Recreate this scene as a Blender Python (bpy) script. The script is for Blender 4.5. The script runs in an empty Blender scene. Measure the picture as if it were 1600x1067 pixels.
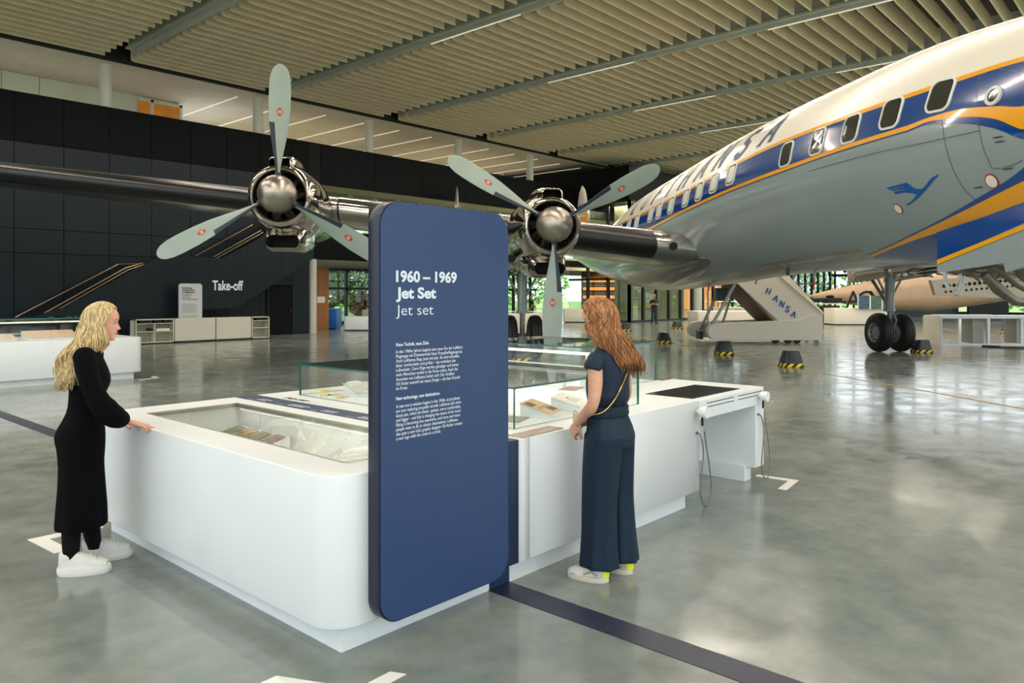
import bpy, bmesh, math, random
from mathutils import Vector, Matrix, noise
R_ = math.radians
random.seed(7)
C = bpy.context.scene.collection
scene = bpy.context.scene

# ---------------------------------------------------------------- camera
FPX, HZY, CH = 1180.0, 460.0, 1.72
YAW = R_(41.9)
CY, SY = math.cos(YAW), math.sin(YAW)
def W(l, d, z=0.0):                       # right, ahead, up -> hall axes
    return Vector((CY*d + SY*l, SY*d - CY*l, z))
def G(px, py, z=0.0):                     # point seen at px,py lying at height z
    d = (CH - z)*FPX/(py - HZY); return W((px-800)/FPX*d, d, z)
def atd(px, py, d):
    return W((px-800)/FPX*d, d, CH-(py-HZY)*d/FPX)
def onV(px, py, V):
    r = (px-800)/FPX; d = V/(SY - CY*r); return W(r*d, d, CH-(py-HZY)*d/FPX)
cam_d = bpy.data.cameras.new('camera'); cam = bpy.data.objects.new('camera', cam_d); C.objects.link(cam)
cam.location = (0, 0, CH); cam.rotation_euler = (R_(90), 0, YAW - R_(90))
cam_d.sensor_width = 36; cam_d.lens = FPX/1600*36; cam_d.shift_y = -(533.5-HZY)/1600
cam_d.clip_end = 500; cam_d.clip_start = .05
scene.camera = cam

# ---------------------------------------------------------------- light
world = bpy.data.worlds.new('world'); scene.world = world; world.use_nodes = True
wn = world.node_tree.nodes; wl = world.node_tree.links
bg = wn['Background']; bg.inputs['Strength'].default_value = 3.0
tc = wn.new('ShaderNodeTexCoord'); sep = wn.new('ShaderNodeSeparateXYZ'); ramp = wn.new('ShaderNodeValToRGB')
wl.new(tc.outputs['Generated'], sep.inputs[0]); wl.new(sep.outputs['Z'], ramp.inputs[0]); wl.new(ramp.outputs[0], bg.inputs['Color'])
ramp.color_ramp.elements[0].position = 0.0; ramp.color_ramp.elements[0].color = (.62, .68, .70, 1)
ramp.color_ramp.elements[1].position = 1.0; ramp.color_ramp.elements[1].color = (.50, .66, .86, 1)
e = ramp.color_ramp.elements.new(.25); e.color = (.80, .88, .95, 1)
def area(name, loc, size, sizey, power, color, rot):
    L = bpy.data.lights.new(name, 'AREA'); L.shape = 'RECTANGLE'; L.size = size; L.size_y = sizey
    L.energy = power; L.color = color; o = bpy.data.objects.new(name, L); C.objects.link(o)
    o.location = loc; o.rotation_euler = rot; return o
BEAM_U = [-7.9+6.25*k for k in range(14)]
SUN = bpy.data.lights.new('sun', 'SUN'); SUN.energy = 9.0; SUN.angle = R_(1.5); SUN.color = (1, .95, .86)
so = bpy.data.objects.new('sun', SUN); C.objects.link(so); so.rotation_euler = (R_(45), 0, R_(8))   # falls through the glazed side behind the camera onto the floor there, added to brighten the ceiling by bounce
LAMP_POWER = 330
for k, U in enumerate(BEAM_U):
    if U > 60: continue
    for V in (-4, 8, 20):
        area('lamp_light', (U+.0, V, 10.1), 10.0, .12, LAMP_POWER, (1, .90, .76), (0, 0, R_(90)))
scene.view_settings.view_transform = 'Standard'; scene.view_settings.look = 'None'
scene.view_settings.gamma = 1; scene.view_settings.use_curve_mapping = False
scene.view_settings.exposure = 0.0

# ---------------------------------------------------------------- materials
def lin(c):
    return tuple(((v/255)/12.92 if v/255 <= .04045 else ((v/255+.055)/1.055)**2.4) for v in c)
MATS = {}
def mat(name, rgb, rough=.5, metal=0, var=.0, scale=5., spec=.5, bump=0., bscale=None, emit=None, estr=0, coat=0, rvar=0, stretch=None):
    if name in MATS: return MATS[name]
    m = bpy.data.materials.new(name); m.use_nodes = True; n = m.node_tree.nodes; l = m.node_tree.links
    b = n['Principled BSDF']; c = lin(rgb)
    b.inputs['Base Color'].default_value = (*c, 1); b.inputs['Roughness'].default_value = rough
    b.inputs['Metallic'].default_value = metal; b.inputs['Specular IOR Level'].default_value = spec
    if coat: b.inputs['Coat Weight'].default_value = coat; b.inputs['Coat Roughness'].default_value = .06
    if var or bump or rvar:
        t = n.new('ShaderNodeTexCoord'); mp = n.new('ShaderNodeMapping'); l.new(t.outputs['Object'], mp.inputs[0])
        if stretch: mp.inputs['Scale'].default_value = stretch
        ns = n.new('ShaderNodeTexNoise'); ns.inputs['Scale'].default_value = scale; ns.inputs['Detail'].default_value = 5
        l.new(mp.outputs[0], ns.inputs['Vector'])
        if var:
            rp = n.new('ShaderNodeValToRGB'); rp.color_ramp.elements[0].position = .3; rp.color_ramp.elements[1].position = .7
            rp.color_ramp.elements[0].color = tuple(v*(1-var) for v in c)+(1,)
            rp.color_ramp.elements[1].color = tuple(min(1, v*(1+var)) for v in c)+(1,)
            l.new(ns.outputs['Fac'], rp.inputs[0]); l.new(rp.outputs[0], b.inputs['Base Color'])
        if rvar:
            mr = n.new('ShaderNodeMapRange'); mr.inputs['To Min'].default_value = max(0, rough-rvar); mr.inputs['To Max'].default_value = rough+rvar
            mr.inputs['From Min'].default_value = .3; mr.inputs['From Max'].default_value = .7
            l.new(ns.outputs['Fac'], mr.inputs[0]); l.new(mr.outputs[0], b.inputs['Roughness'])
        if bump:
            nb = n.new('ShaderNodeTexNoise'); nb.inputs['Scale'].default_value = bscale or scale; nb.inputs['Detail'].default_value = 3
            l.new(mp.outputs[0], nb.inputs['Vector'])
            bp = n.new('ShaderNodeBump'); bp.inputs['Strength'].default_value = bump; bp.inputs['Distance'].default_value = .02
            l.new(nb.outputs['Fac'], bp.inputs['Height']); l.new(bp.outputs[0], b.inputs['Normal'])
    if emit: b.inputs['Emission Color'].default_value = (*lin(emit), 1); b.inputs['Emission Strength'].default_value = estr
    MATS[name] = m; return m
M_white = mat('solid_white', (228, 232, 231), .35, var=.015, scale=3)
M_navy = mat('navy_lacquer', (24, 48, 84), .42, var=.03, scale=30)
M_navy_dark = mat('navy_edge', (14, 24, 48), .35)
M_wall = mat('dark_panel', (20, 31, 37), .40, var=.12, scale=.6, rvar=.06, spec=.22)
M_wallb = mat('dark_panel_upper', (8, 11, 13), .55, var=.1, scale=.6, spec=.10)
M_black = mat('black_matt', (9, 10, 11), .6)
M_void = mat('black_recess', (5, 5, 6), .9)
M_soffit = mat('gallery_soffit', (196, 190, 172), .7, var=.06, scale=1.5)
M_gpanel = mat('gallery_panel', (196, 198, 180), .55, var=.03, scale=1)
M_col = mat('column_white', (200, 200, 190), .5, var=.02)
M_louv = mat('louvre_paint', (218, 204, 176), .6, var=.05, scale=2)
M_beam = mat('beam_paint', (160, 165, 158), .45, var=.04, scale=2)
M_deck = mat('roof_deck', (84, 82, 74), .8, var=.2, scale=1)
M_frame = mat('frame_dark', (26, 30, 31), .4)
M_alu = mat('polished_aluminium', (206, 200, 192), .11, 1, bump=.10, bscale=1.6, rvar=.05, scale=3)
M_alu2 = mat('skin_aluminium', (190, 188, 182), .24, 1, bump=.05, bscale=1.2, var=.08, scale=1.2)
M_spin = mat('brushed_aluminium', (176, 168, 158), .34, 1, var=.06, scale=8)
M_rubber = mat('rubber_black', (22, 22, 23), .55, var=.2, scale=6)
M_boot = mat('deicer_boot', (16, 16, 18), .35)
M_blade = mat('blade_grey', (146, 160, 150), .42, var=.05, scale=3)
M_bladedark = mat('blade_boot', (30, 40, 52), .5)
M_fgrey = mat('fuselage_grey', (138, 150, 152), .26, var=.04, scale=.8, bump=.04, bscale=1.5, coat=.4)
M_fwhite = mat('fuselage_white', (226, 219, 206), .28, var=.02, scale=.8, coat=.3)
M_fblue = mat('fuselage_blue', (0, 62, 132), .16, var=.04, scale=2, coat=.8)
M_fyel = mat('fuselage_yellow', (236, 160, 6), .22, coat=.6)
M_red = mat('red_paint', (170, 40, 38), .4)
M_cream = mat('cream_paint', (240, 230, 212), .5)
M_skin = mat('skin', (214, 160, 134), .5, var=.04, scale=14)
M_shoe = mat('shoe_white', (216, 214, 206), .55, var=.05, scale=20)
M_paper = mat('paper', (232, 226, 214), .7, var=.03, scale=6)
M_tan = mat('tan_paper', (206, 170, 122), .7, var=.08, scale=9)
M_led = mat('led_strip', (255, 250, 240), .5, emit=(255, 240, 220), estr=.4)
M_text = mat('text_white', (222, 230, 238), .6)
M_textk = mat('text_black', (20, 20, 24), .6)
M_cable = mat('cable_grey', (120, 122, 116), .4, .3)
M_glassedge = mat('glass_edge', (22, 92, 84), .15, spec=.8)
def glassmat(name, tint, refl=1.0):
    m = bpy.data.materials.new(name); m.use_nodes = True; n = m.node_tree.nodes; l = m.node_tree.links
    n.remove(n['Principled BSDF']); out = n['Material Output']
    tr = n.new('ShaderNodeBsdfTransparent'); tr.inputs[0].default_value = (*tint, 1)
    gl = n.new('ShaderNodeBsdfGlossy'); gl.inputs['Roughness'].default_value = .02
    lw = n.new('ShaderNodeLayerWeight'); pw_ = n.new('ShaderNodeMath'); pw_.operation = 'POWER'; pw_.inputs[1].default_value = 4.5; l.new(lw.outputs['Facing'], pw_.inputs[0]); fr = n.new('ShaderNodeMath'); fr.operation = 'MULTIPLY_ADD'; fr.inputs[1].default_value = .9; fr.inputs[2].default_value = .035; l.new(pw_.outputs[0], fr.inputs[0])
    mx = n.new('ShaderNodeMixShader'); l.new(fr.outputs[0], mx.inputs[0]); l.new(tr.outputs[0], mx.inputs[1]); l.new(gl.outputs[0], mx.inputs[2])
    l.new(mx.outputs[0], out.inputs[0]); return m
M_glass = glassmat('clear_glass', (.96, .975, .965)); M_glassd = glassmat('facade_glass', (.80, .85, .81))

# ---------------------------------------------------------------- helpers
def link(name, me, m=None, parent=None, smooth=False):
    o = bpy.data.objects.new(name, me); C.objects.link(o)
    if m is not None:
        for mm in (m if isinstance(m, (list, tuple)) else [m]): me.materials.append(mm)
    if parent is not None: o.parent = parent
    if smooth:
        for p in me.polygons: p.use_smooth = True
    return o
def tag(o, label, cat, group=None, kind=None):
    o['label'] = label; o['category'] = cat
    if group: o['group'] = group
    if kind: o['kind'] = kind
    return o
def struct(o): o['kind'] = 'structure'; return o
def empty(name, loc=(0, 0, 0), rz=0):
    o = bpy.data.objects.new(name, None); C.objects.link(o); o.location = loc; o.rotation_euler = (0, 0, rz)
    o.empty_display_size = .1; return o
class MB:
    def __init__(s): s.v = []; s.f = []; s.mi = []
    def add(s, vs, fs, mi=0):
        b = len(s.v); s.v += [tuple(x) for x in vs]; s.f += [tuple(b+i for i in f) for f in fs]; s.mi += [mi]*len(fs)
    def box(s, a, b, mi=0):
        x0, y0, z0 = a; x1, y1, z1 = b
        s.add([(x0,y0,z0),(x1,y0,z0),(x1,y1,z0),(x0,y1,z0),(x0,y0,z1),(x1,y0,z1),(x1,y1,z1),(x0,y1,z1)],
              [(0,3,2,1),(4,5,6,7),(0,1,5,4),(1,2,6,5),(2,3,7,6),(3,0,4,7)], mi); return s
    def bar(s, p, q, w, h=None, mi=0, up=(0,0,1)):
        p = Vector(p); q = Vector(q); h = h or w; t = (q-p).normalized(); up = Vector(up)
        if abs(t.dot(up)) > .98: up = Vector((1,0,0))
        sd = t.cross(up).normalized(); u = sd.cross(t).normalized(); vs = []
        for c in (p, q):
            for a, b in ((-1,-1),(1,-1),(1,1),(-1,1)): vs.append(c+sd*a*w/2+u*b*h/2)
        s.add(vs, [(3,2,1,0),(4,5,6,7),(0,1,5,4),(1,2,6,5),(2,3,7,6),(3,0,4,7)], mi); return s
    def tube(s, pts, r, n=8, mi=0, cap=True):
        pts = [Vector(p) for p in pts]; rr = r if isinstance(r, (list, tuple)) else [r]*len(pts); rings = []
        up = None
        for i, p in enumerate(pts):
            t = (pts[min(i+1, len(pts)-1)]-pts[max(i-1, 0)]).normalized()
            if up is None: up = Vector((0,0,1)) if abs(t.z) < .9 else Vector((1,0,0))
            sd = t.cross(up).normalized(); up = sd.cross(t).normalized()
            ri = rr[i] if isinstance(rr[i], (tuple, list)) else (rr[i], rr[i])
            rings.append([p+sd*math.cos(2*math.pi*k/n)*ri[0]+up*math.sin(2*math.pi*k/n)*ri[1] for k in range(n)])
        s.rings(rings, cap, mi); return s
    def rings(s, rings, cap=True, mi=0, closed=True):
        n = len(rings[0]); vs = [v for r in rings for v in r]; fs = []
        for i in range(len(rings)-1):
            for k in range(n if closed else n-1):
                k2 = (k+1) % n; fs.append((i*n+k, i*n+k2, (i+1)*n+k2, (i+1)*n+k))
        if cap and closed:
            fs.append(tuple(range(n))[::-1]); fs.append(tuple((len(rings)-1)*n+k for k in range(n)))
        s.add(vs, fs, mi); return s
    def ball(s, c, r, n=12, m=8, mi=0):
        c = Vector(c); r = r if isinstance(r, (tuple, list)) else (r, r, r); rg = []
        for i in range(m+1):
            th = math.pi*(i/m); th = max(.02, min(math.pi-.02, th))
            rg.append([c+Vector((r[0]*math.sin(th)*math.cos(2*math.pi*k/n), r[1]*math.sin(th)*math.sin(2*math.pi*k/n), -r[2]*math.cos(th))) for k in range(n)])
        s.rings(rg, True, mi); return s
    def cyl(s, p, q, r, n=20, r2=None, mi=0):
        s.tube([p, q], [r, r if r2 is None else r2], n, mi); return s
    def quad(s, a, b, c, d, mi=0): s.add([a, b, c, d], [(0,1,2,3)], mi); return s
    def prism(s, poly, dz, mi=0):                   # poly list of Vector, extruded by vector dz
        dz = Vector(dz); n = len(poly); vs = [Vector(p) for p in poly]+[Vector(p)+dz for p in poly]
        fs = [tuple(range(n))[::-1], tuple(range(n, 2*n))]+[(i, (i+1) % n, n+(i+1) % n, n+i) for i in range(n)]
        s.add(vs, fs, mi); return s
    def mesh(s, name):
        me = bpy.data.meshes.new(name); me.from_pydata(s.v, [], s.f)
        if any(s.mi): me.polygons.foreach_set('material_index', s.mi)
        bm = bmesh.new(); bm.from_mesh(me); bmesh.ops.recalc_face_normals(bm, faces=bm.faces); bm.to_mesh(me); bm.free()
        me.update(); return me
    def build(s, name, m=None, parent=None, smooth=False, bevel=0, seg=2):
        me = s.mesh(name)
        if bevel:
            bm = bmesh.new(); bm.from_mesh(me)
            bmesh.ops.bevel(bm, geom=[e for e in bm.edges if len(e.link_faces) == 2 and e.calc_face_angle(0) > .6], offset=bevel, segments=seg, affect='EDGES', profile=.5)
            bm.to_mesh(me); bm.free()
        o = link(name, me, m, parent, smooth)
        if smooth and not smooth == 'all': autosmooth(me)
        return o
def autosmooth(me, ang=40):
    bm = bmesh.new(); bm.from_mesh(me)
    for e_ in bm.edges:
        if len(e_.link_faces) == 2 and e_.calc_face_angle(0) > R_(ang): e_.smooth = False
    bm.to_mesh(me); bm.free()
def evald(o, name):
    dg = bpy.context.evaluated_depsgraph_get(); dg.update(); me = bpy.data.meshes.new_from_object(o.evaluated_get(dg)); me.name = name; return me
def plate(name, outer, holes, z0, z1, m, parent=None, bevel=.004):     # outline extruded in z
    cu = bpy.data.curves.new(name, 'CURVE'); cu.dimensions = '2D'; cu.fill_mode = 'BOTH'; cu.extrude = (z1-z0)/2-bevel; cu.bevel_depth = bevel; cu.bevel_resolution = 1; cu.offset = -bevel
    for ps in [outer]+list(holes):
        sp = cu.splines.new('POLY'); sp.points.add(len(ps)-1)
        for i, p in enumerate(ps): sp.points[i].co = (p[0], p[1], 0, 1)
        sp.use_cyclic_u = True
    t = bpy.data.objects.new('t', cu); C.objects.link(t); me = evald(t, name); bpy.data.objects.remove(t)
    me.transform(Matrix.Translation((0, 0, (z0+z1)/2))); me.materials.clear()
    return link(name, me, m, parent)
def rrect(x0, y0, x1, y1, r, n=8):                # r = four radii, starting lower left, ccw
    if not isinstance(r, (tuple, list)): r = (r,)*4
    out = []
    for (cx, cy, rr, a0) in ((x0, y0, r[0], 180), (x1, y0, r[1], 270), (x1, y1, r[2], 0), (x0, y1, r[3], 90)):
        if rr <= 0: out.append((cx, cy)); continue
        ox = cx+(rr if cx == x0 else -rr); oy = cy+(rr if cy == y0 else -rr)
        for i in range(n+1):
            a = R_(a0+90*i/n); out.append((ox+rr*math.cos(a), oy+rr*math.sin(a)))
    return out
def text_mesh(body, size=1.0, bold=0., shear=0., extrude=0., width=None, align='LEFT', space=1.0):
    cu = bpy.data.curves.new('txt', 'FONT'); cu.body = body; cu.size = size; cu.offset = bold; cu.shear = shear; cu.extrude = extrude
    cu.resolution_u = 2 if size < .05 else 4; cu.space_character = space; cu.align_x = align
    t = bpy.data.objects.new('t', cu); C.objects.link(t); me = evald(t, 'lettering'); bpy.data.objects.remove(t); me.materials.clear()
    if width:
        xs = [v.co.x for v in me.vertices]; w0 = max(xs)-min(xs); k = width/w0; me.transform(Matrix.Diagonal((k, 1, 1, 1)))
    return me
def frame_mat(o, ex, ey, ez=None):
    ex = Vector(ex).normalized(); ey = Vector(ey).normalized(); ez = ez or ex.cross(ey)
    return Matrix(((ex.x, ey.x, ez.x, o[0]), (ex.y, ey.y, ez.y, o[1]), (ex.z, ey.z, ez.z, o[2]), (0, 0, 0, 1)))
def lettering(body, o, ex, ey, size, m, parent, name='lettering', **k):
    me = text_mesh(body, size, **k); me.transform(frame_mat(o, ex, ey)); return link(name, me, m, parent)
def pane(name, a, b, axis, parent, th=.01, m=None):    # glass sheet between corners, thin faces show the green edge
    a = list(a); b = list(b)
    mb = MB(); mb.box(a, b); me = mb.mesh(name); me.materials.append(m or M_glass); me.materials.append(M_glassedge)
    for p in me.polygons: p.material_index = 0 if abs(p.normal[axis]) > .5 else 1
    o = bpy.data.objects.new(name, me); C.objects.link(o); o.parent = parent; return o
def remesh(mb, name, m, parent, voxel=.005, smooth=2):
    me = mb.mesh(name); t = bpy.data.objects.new('t', me); C.objects.link(t)
    md = t.modifiers.new('r', 'REMESH'); md.mode = 'VOXEL'; md.voxel_size = voxel
    if smooth: s_ = t.modifiers.new('s', 'SMOOTH'); s_.factor = .5; s_.iterations = smooth
    me2 = evald(t, name); bpy.data.objects.remove(t); me2.materials.clear()
    return link(name, me2, m, parent, True)
def interp(tab, x):                               # piecewise smooth table, rows (x, v1, v2..)
    if x <= tab[0][0]: return tab[0][1:]
    if x >= tab[-1][0]: return tab[-1][1:]
    for i in range(len(tab)-1):
        if tab[i][0] <= x <= tab[i+1][0]:
            p0 = tab[max(i-1, 0)]; p1 = tab[i]; p2 = tab[i+1]; p3 = tab[min(i+2, len(tab)-1)]
            h = p2[0]-p1[0]; t = (x-p1[0])/h; out = []
            for k in range(1, len(p1)):
                m1 = (p2[k]-p0[k])/(p2[0]-p0[0]) if p2[0] != p0[0] else 0; m2 = (p3[k]-p1[k])/(p3[0]-p1[0]) if p3[0] != p1[0] else 0
                if i == 0: m1 = (p2[k]-p1[k])/h
                if i == len(tab)-2: m2 = (p2[k]-p1[k])/h
                out.append((2*t**3-3*t*t+1)*p1[k]+(t**3-2*t*t+t)*h*m1+(-2*t**3+3*t*t)*p2[k]+(t**3-t*t)*h*m2)
            return out
def copy_tree(o, parent=None):
    c = o.copy(); C.objects.link(c)
    if parent: c.parent = parent
    for ch in [x for x in KIDS.get(o.name, [])]: copy_tree(ch, c)
    return c
KIDS = {}
def index_kids():
    KIDS.clear()
    for o in bpy.data.objects:
        if o.parent: KIDS.setdefault(o.parent.name, []).append(o)
# ================================================================ SETTING
def floor_mat():
    m = bpy.data.materials.new('polished_concrete'); m.use_nodes = True; n = m.node_tree.nodes; l = m.node_tree.links
    b = n['Principled BSDF']; t = n.new('ShaderNodeTexCoord')
    n1 = n.new('ShaderNodeTexNoise'); n1.inputs['Scale'].default_value = .55; n1.inputs['Detail'].default_value = 6; n1.inputs['Distortion'].default_value = .6
    n2 = n.new('ShaderNodeTexNoise'); n2.inputs['Scale'].default_value = 4; n2.inputs['Detail'].default_value = 8; n2.inputs['Roughness'].default_value = .65
    n3 = n.new('ShaderNodeTexNoise'); n3.inputs['Scale'].default_value = 2.0; n3.inputs['Detail'].default_value = 4
    for x in (n1, n2, n3): l.new(t.outputs['Object'], x.inputs['Vector'])
    mx = n.new('ShaderNodeMix'); mx.data_type = 'FLOAT'; mx.inputs[0].default_value = .4; l.new(n1.outputs['Fac'], mx.inputs[2]); l.new(n2.outputs['Fac'], mx.inputs[3])
    rp = n.new('ShaderNodeValToRGB'); rp.color_ramp.elements[0].position = .36; rp.color_ramp.elements[1].position = .64
    rp.color_ramp.elements[0].color = (*lin((108, 118, 112)), 1); rp.color_ramp.elements[1].color = (*lin((150, 154, 146)), 1)
    l.new(mx.outputs[0], rp.inputs[0]); l.new(rp.outputs[0], b.inputs['Base Color'])
    mr = n.new('ShaderNodeMapRange'); mr.inputs['From Min'].default_value = .35; mr.inputs['From Max'].default_value = .65
    mr.inputs['To Min'].default_value = .10; mr.inputs['To Max'].default_value = .22; l.new(n3.outputs['Fac'], mr.inputs[0]); l.new(mr.outputs[0], b.inputs['Roughness'])
    bp = n.new('ShaderNodeBump'); bp.inputs['Strength'].default_value = .12; bp.inputs['Distance'].default_value = .01; l.new(n1.outputs['Fac'], bp.inputs['Height']); l.new(bp.outputs[0], b.inputs['Normal'])
    b.inputs['Specular IOR Level'].default_value = .6
    return m
UMIN, UMAX, VMIN, VW = -14, 74, -14, 29.0
struct(MB().box((UMIN, VMIN, -.3), (UMAX, 47, 0)).build('floor', floor_mat()))
# --- ceiling: deck, beams with lamp rails, hanging louvres
ceil = MB().box((UMIN, VMIN, 12.9), (UMAX, VW+.2, 13.2)).build('ceiling', M_deck); struct(ceil)
bm_mesh = MB().box((-.17, VMIN, 10.55), (.17, 27.6, 11.2)).box((-.26, VMIN, 10.47), (.26, 27.6, 10.55)).box((-.05, VMIN, 10.36), (.05, 27.4, 10.47)).mesh('beam')
bm_mesh.materials.append(M_beam)
for U in BEAM_U:
    o = bpy.data.objects.new('beam', bm_mesh); C.objects.link(o); o.parent = ceil; o.location = (U, 0, -.2)
hp = MB()
for V in range(-12, 28, 3): hp.box((-.03, V-.03, 11.2), (.03, V+.03, 12.9))
hm = hp.mesh('hanger'); hm.materials.append(M_beam)
for U in BEAM_U:
    o = bpy.data.objects.new('hanger', hm); C.objects.link(o); o.parent = ceil; o.location = (U, 0, -.2)
tr = MB()
for V in range(-12, 28, 4):
    tr.box((UMIN, V-.1, 12.2), (UMAX, V+.1, 12.35))
    for k in range(16):
        u = UMIN+k*5.5
        if u+5.5 < UMAX: tr.bar((u, V, 12.3), (u+2.75, V, 12.9), .08); tr.bar((u+2.75, V, 12.9), (u+5.5, V, 12.3), .08)
tr.build('truss', mat('truss_grey', (120, 120, 112), .6), ceil)
lm = MB(); L0, L1 = .36, 5.72
lm.prism([Vector((L0, 0, 10.92)), Vector((L0, 0, 10.52)), Vector((L0+.04, 0, 10.44)), Vector((L0+.14, 0, 10.42)), Vector((L1, 0, 10.42)), Vector((L1, 0, 10.92))], (0, .05, 0))
lme = lm.mesh('louvre'); lme.materials.append(M_louv)
slots = []
for U in BEAM_U:
    V = 28.7
    while V > -12:
        c = Vector((U+3, V, 10.4)); d = CY*c.x+SY*c.y; l = SY*c.x-CY*c.y
        ok = False
        for uu in (U+.3, U+5.7):
            dd = CY*uu+SY*V; ll = SY*uu-CY*V
            if dd > 2:
                px = 800+FPX*ll/dd; py = HZY-FPX*(10.4-CH)/dd
                if -60 < px < 1660 and -60 < py: ok = True
        slots.append((0 if ok else 1, d if ok else 1e3+abs(d), U, V)); V -= .52
slots.sort()
rest = MB()
for i, (hid, d, U, V) in enumerate(slots):
    if i < 300 and not hid:
        o = bpy.data.objects.new('louvre', lme); C.objects.link(o); o.parent = ceil; o.location = (U, V, -.2)
    else: rest.box((U+L0, V, 10.22), (U+L1, V+.05, 10.72))
o = rest.build('louvre', M_louv, ceil); o['kind'] = 'stuff'
# lamp strips under the beam rails
for U in BEAM_U:
    for V in (0, 9, 18):
        o = MB().box((U-.012, V-3, 10.13), (U+.012, V+1, 10.16)).build('lamp_strip', M_led, ceil)
MB().box((UMIN, 28.9, 10.13), (UMAX, VW-.01, 12.9)).build('edge_panel', M_black, ceil)

# --- upper gallery behind the dark wall
struct(MB().box((UMIN, VW+.0, 10.1), (UMAX, 46, 10.18)).build('ceiling', M_soffit))
struct(MB().box((UMIN, VW+.2, 7.0), (UMAX, 46, 7.2)).build('floor', M_soffit))
gal = MB().box((UMIN, 33.0, 7.2), (14.9, 33.2, 10.1)).build('wall_gallery', M_gpanel); struct(gal)
pmesh = MB().box((0, 32.95, 8.4), (1.22, 33.0, 10.08)).mesh('panel'); pmesh.materials.append(M_gpanel)
for k in range(18):
    u = -8+k*1.25
    if 10.6 < u+1 and u < 13.2: continue
    o = bpy.data.objects.new('panel', pmesh); C.objects.link(o); o.parent = gal; o.location = (u, 0, 0)
wu = onV(215, 150, 32.95).x; wu2 = onV(284, 150, 32.95).x
win = empty('window_1', (wu, 32.94, 8.4)); win['kind'] = 'structure'
M_warm = mat('warm_room_glass', (150, 96, 30), .2, var=.5, scale=1.2, emit=(190, 120, 40), estr=.35)
w_ = wu2-wu
MB().box((.03, 0, 0), (w_*.27, .02, 1.5)).build('pane', M_warm, win)
MB().box((w_*.34, 0, .62), (w_-.12, .02, 1.5)).build('pane', M_warm, win)
MB().box((w_*.4, 0, 0), (w_-.18, .02, .5)).build('pane', M_warm, win)
MB().box((w_*.27, -.06, 0), (w_*.34, .03, 1.6)).box((0, -.06, 1.5), (w_, .03, 1.6)).box((w_-.12, -.06, 0), (w_, .03, 1.6)).box((w_*.3, -.05, .5), (w_, .03, .62)).build('window_frame', M_col, win)
struct(MB().box((UMIN, 45.8, 7.2), (UMAX, 46, 9.0)).build('wall_gallery_back', mat('gallery_far', (196, 190, 170), .6)))
gl = MB()
for k in range(22): gl.box((16+k*2.2, 30, 10.06), (16.035+k*2.2, 45, 10.1))
gl.build('lamp_line', mat('lamp_line', (255, 250, 240), .5, emit=(255, 246, 225), estr=.3), None); bpy.data.objects['lamp_line']['kind'] = 'structure'
for U in (20, 34, 48): area('gallery_fill', (U, 37, 8.0), 12, 12, 200, (1, .84, .58), (R_(180), 0, 0))  # unseen upward fill lamps, added to brighten the gallery soffit
area('gallery_fill', (4, 31, 8.0), 18, 2, 60, (1, .95, .84), (R_(180), 0, 0)); area('gallery_fill', (16, 34, 8.0), 3, 4, 50, (.7, .84, 1), (R_(180), 0, 0))  # more added fill for the soffit, the last one bluish
colm = []
for k, px in enumerate((165, 403, 577, 716, 828)):
    r = (px-800)/FPX; d = 29.45/(SY-CY*r); p = W(r*d, d)
    c = MB().cyl((0, 0, 8.2), (0, 0, 10.1), .21, 24).build('column', M_col, None, True); c.location = (p.x, p.y, 0); struct(c); c.name = 'column'
for k in range(5):
    c = MB().cyl((0, 0, 8.2), (0, 0, 10.1), .17, 20).build('column', M_col, None, True); c.location = (20.5+6*k, 35.5, 0); struct(c)

# --- dark panelled wall under the gallery
wall = MB().box((UMIN, VW+.03, 0), (18.9, VW+.3, 8.48)).box((18.9, VW+.03, 6.68), (UMAX, VW+.3, 8.48)).box((17.55, VW+.03, 3.3), (23.2, VW+.3, 4.6)).build('wall_left', M_void); struct(wall)
jz = [0.05, 3.11, 3.93, 6.81, 8.48]
for k in range(-13, 8):
    u0 = 7.61+1.485*k; u1 = u0+1.485
    for a in range(4):
        if u0 > 18.5: continue
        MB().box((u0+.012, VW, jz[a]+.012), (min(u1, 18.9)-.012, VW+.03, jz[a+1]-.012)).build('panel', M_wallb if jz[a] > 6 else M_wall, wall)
for k in range(19):
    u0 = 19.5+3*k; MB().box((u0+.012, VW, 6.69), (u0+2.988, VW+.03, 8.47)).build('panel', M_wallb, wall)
for k in range(4):
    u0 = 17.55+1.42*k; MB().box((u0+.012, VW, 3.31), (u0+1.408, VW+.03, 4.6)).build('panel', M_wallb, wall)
# stair block in front of it, its edge stepping up in two flights
SV = 27.9
up = [onV(px, py, SV) for px, py in ((-140, 603), (98, 481), (245, 403), (272, 400), (347, 404), (394, 379), (470, 331))]
lo = [onV(px, py, SV) for px, py in ((490, 403), (450, 430), (371, 481), (318, 483))]
Z = lambda p, z: Vector((p.x, SV, z))
poly = [Z(p, max(.0, p.z)) for p in up]; top_end = poly[-1]
poly += [Z(onV(492, 372, SV), onV(492, 330, SV).z), Z(lo[0], lo[0].z)]+[Z(p, p.z) for p in lo[1:]]+[Z(onV(296, 520, SV), .0)]
poly = [Vector((p.x, SV, max(0, p.z))) for p in poly]
sb = empty('stair_block', (0, 0, 0)); sb['kind'] = 'structure'; sb.name = 'wall_stair'
mb = MB(); mb.prism(poly, (0, .12, 0)); mb.build('stringer_panel', M_wall, sb)
sj = MB()
for px in (181, 257, 325, 386, 440):
    a = onV(px, 470, SV)
    ztop = interp([(p.x, p.z) for p in up], a.x)[0]; zb = 0 if px < 300 else interp(sorted([(p.x, p.z) for p in lo]), a.x)[0]
    sj.box((a.x-.008, SV-.003, max(0, zb)+.02), (a.x+.008, SV+.01, ztop-.02))
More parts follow.
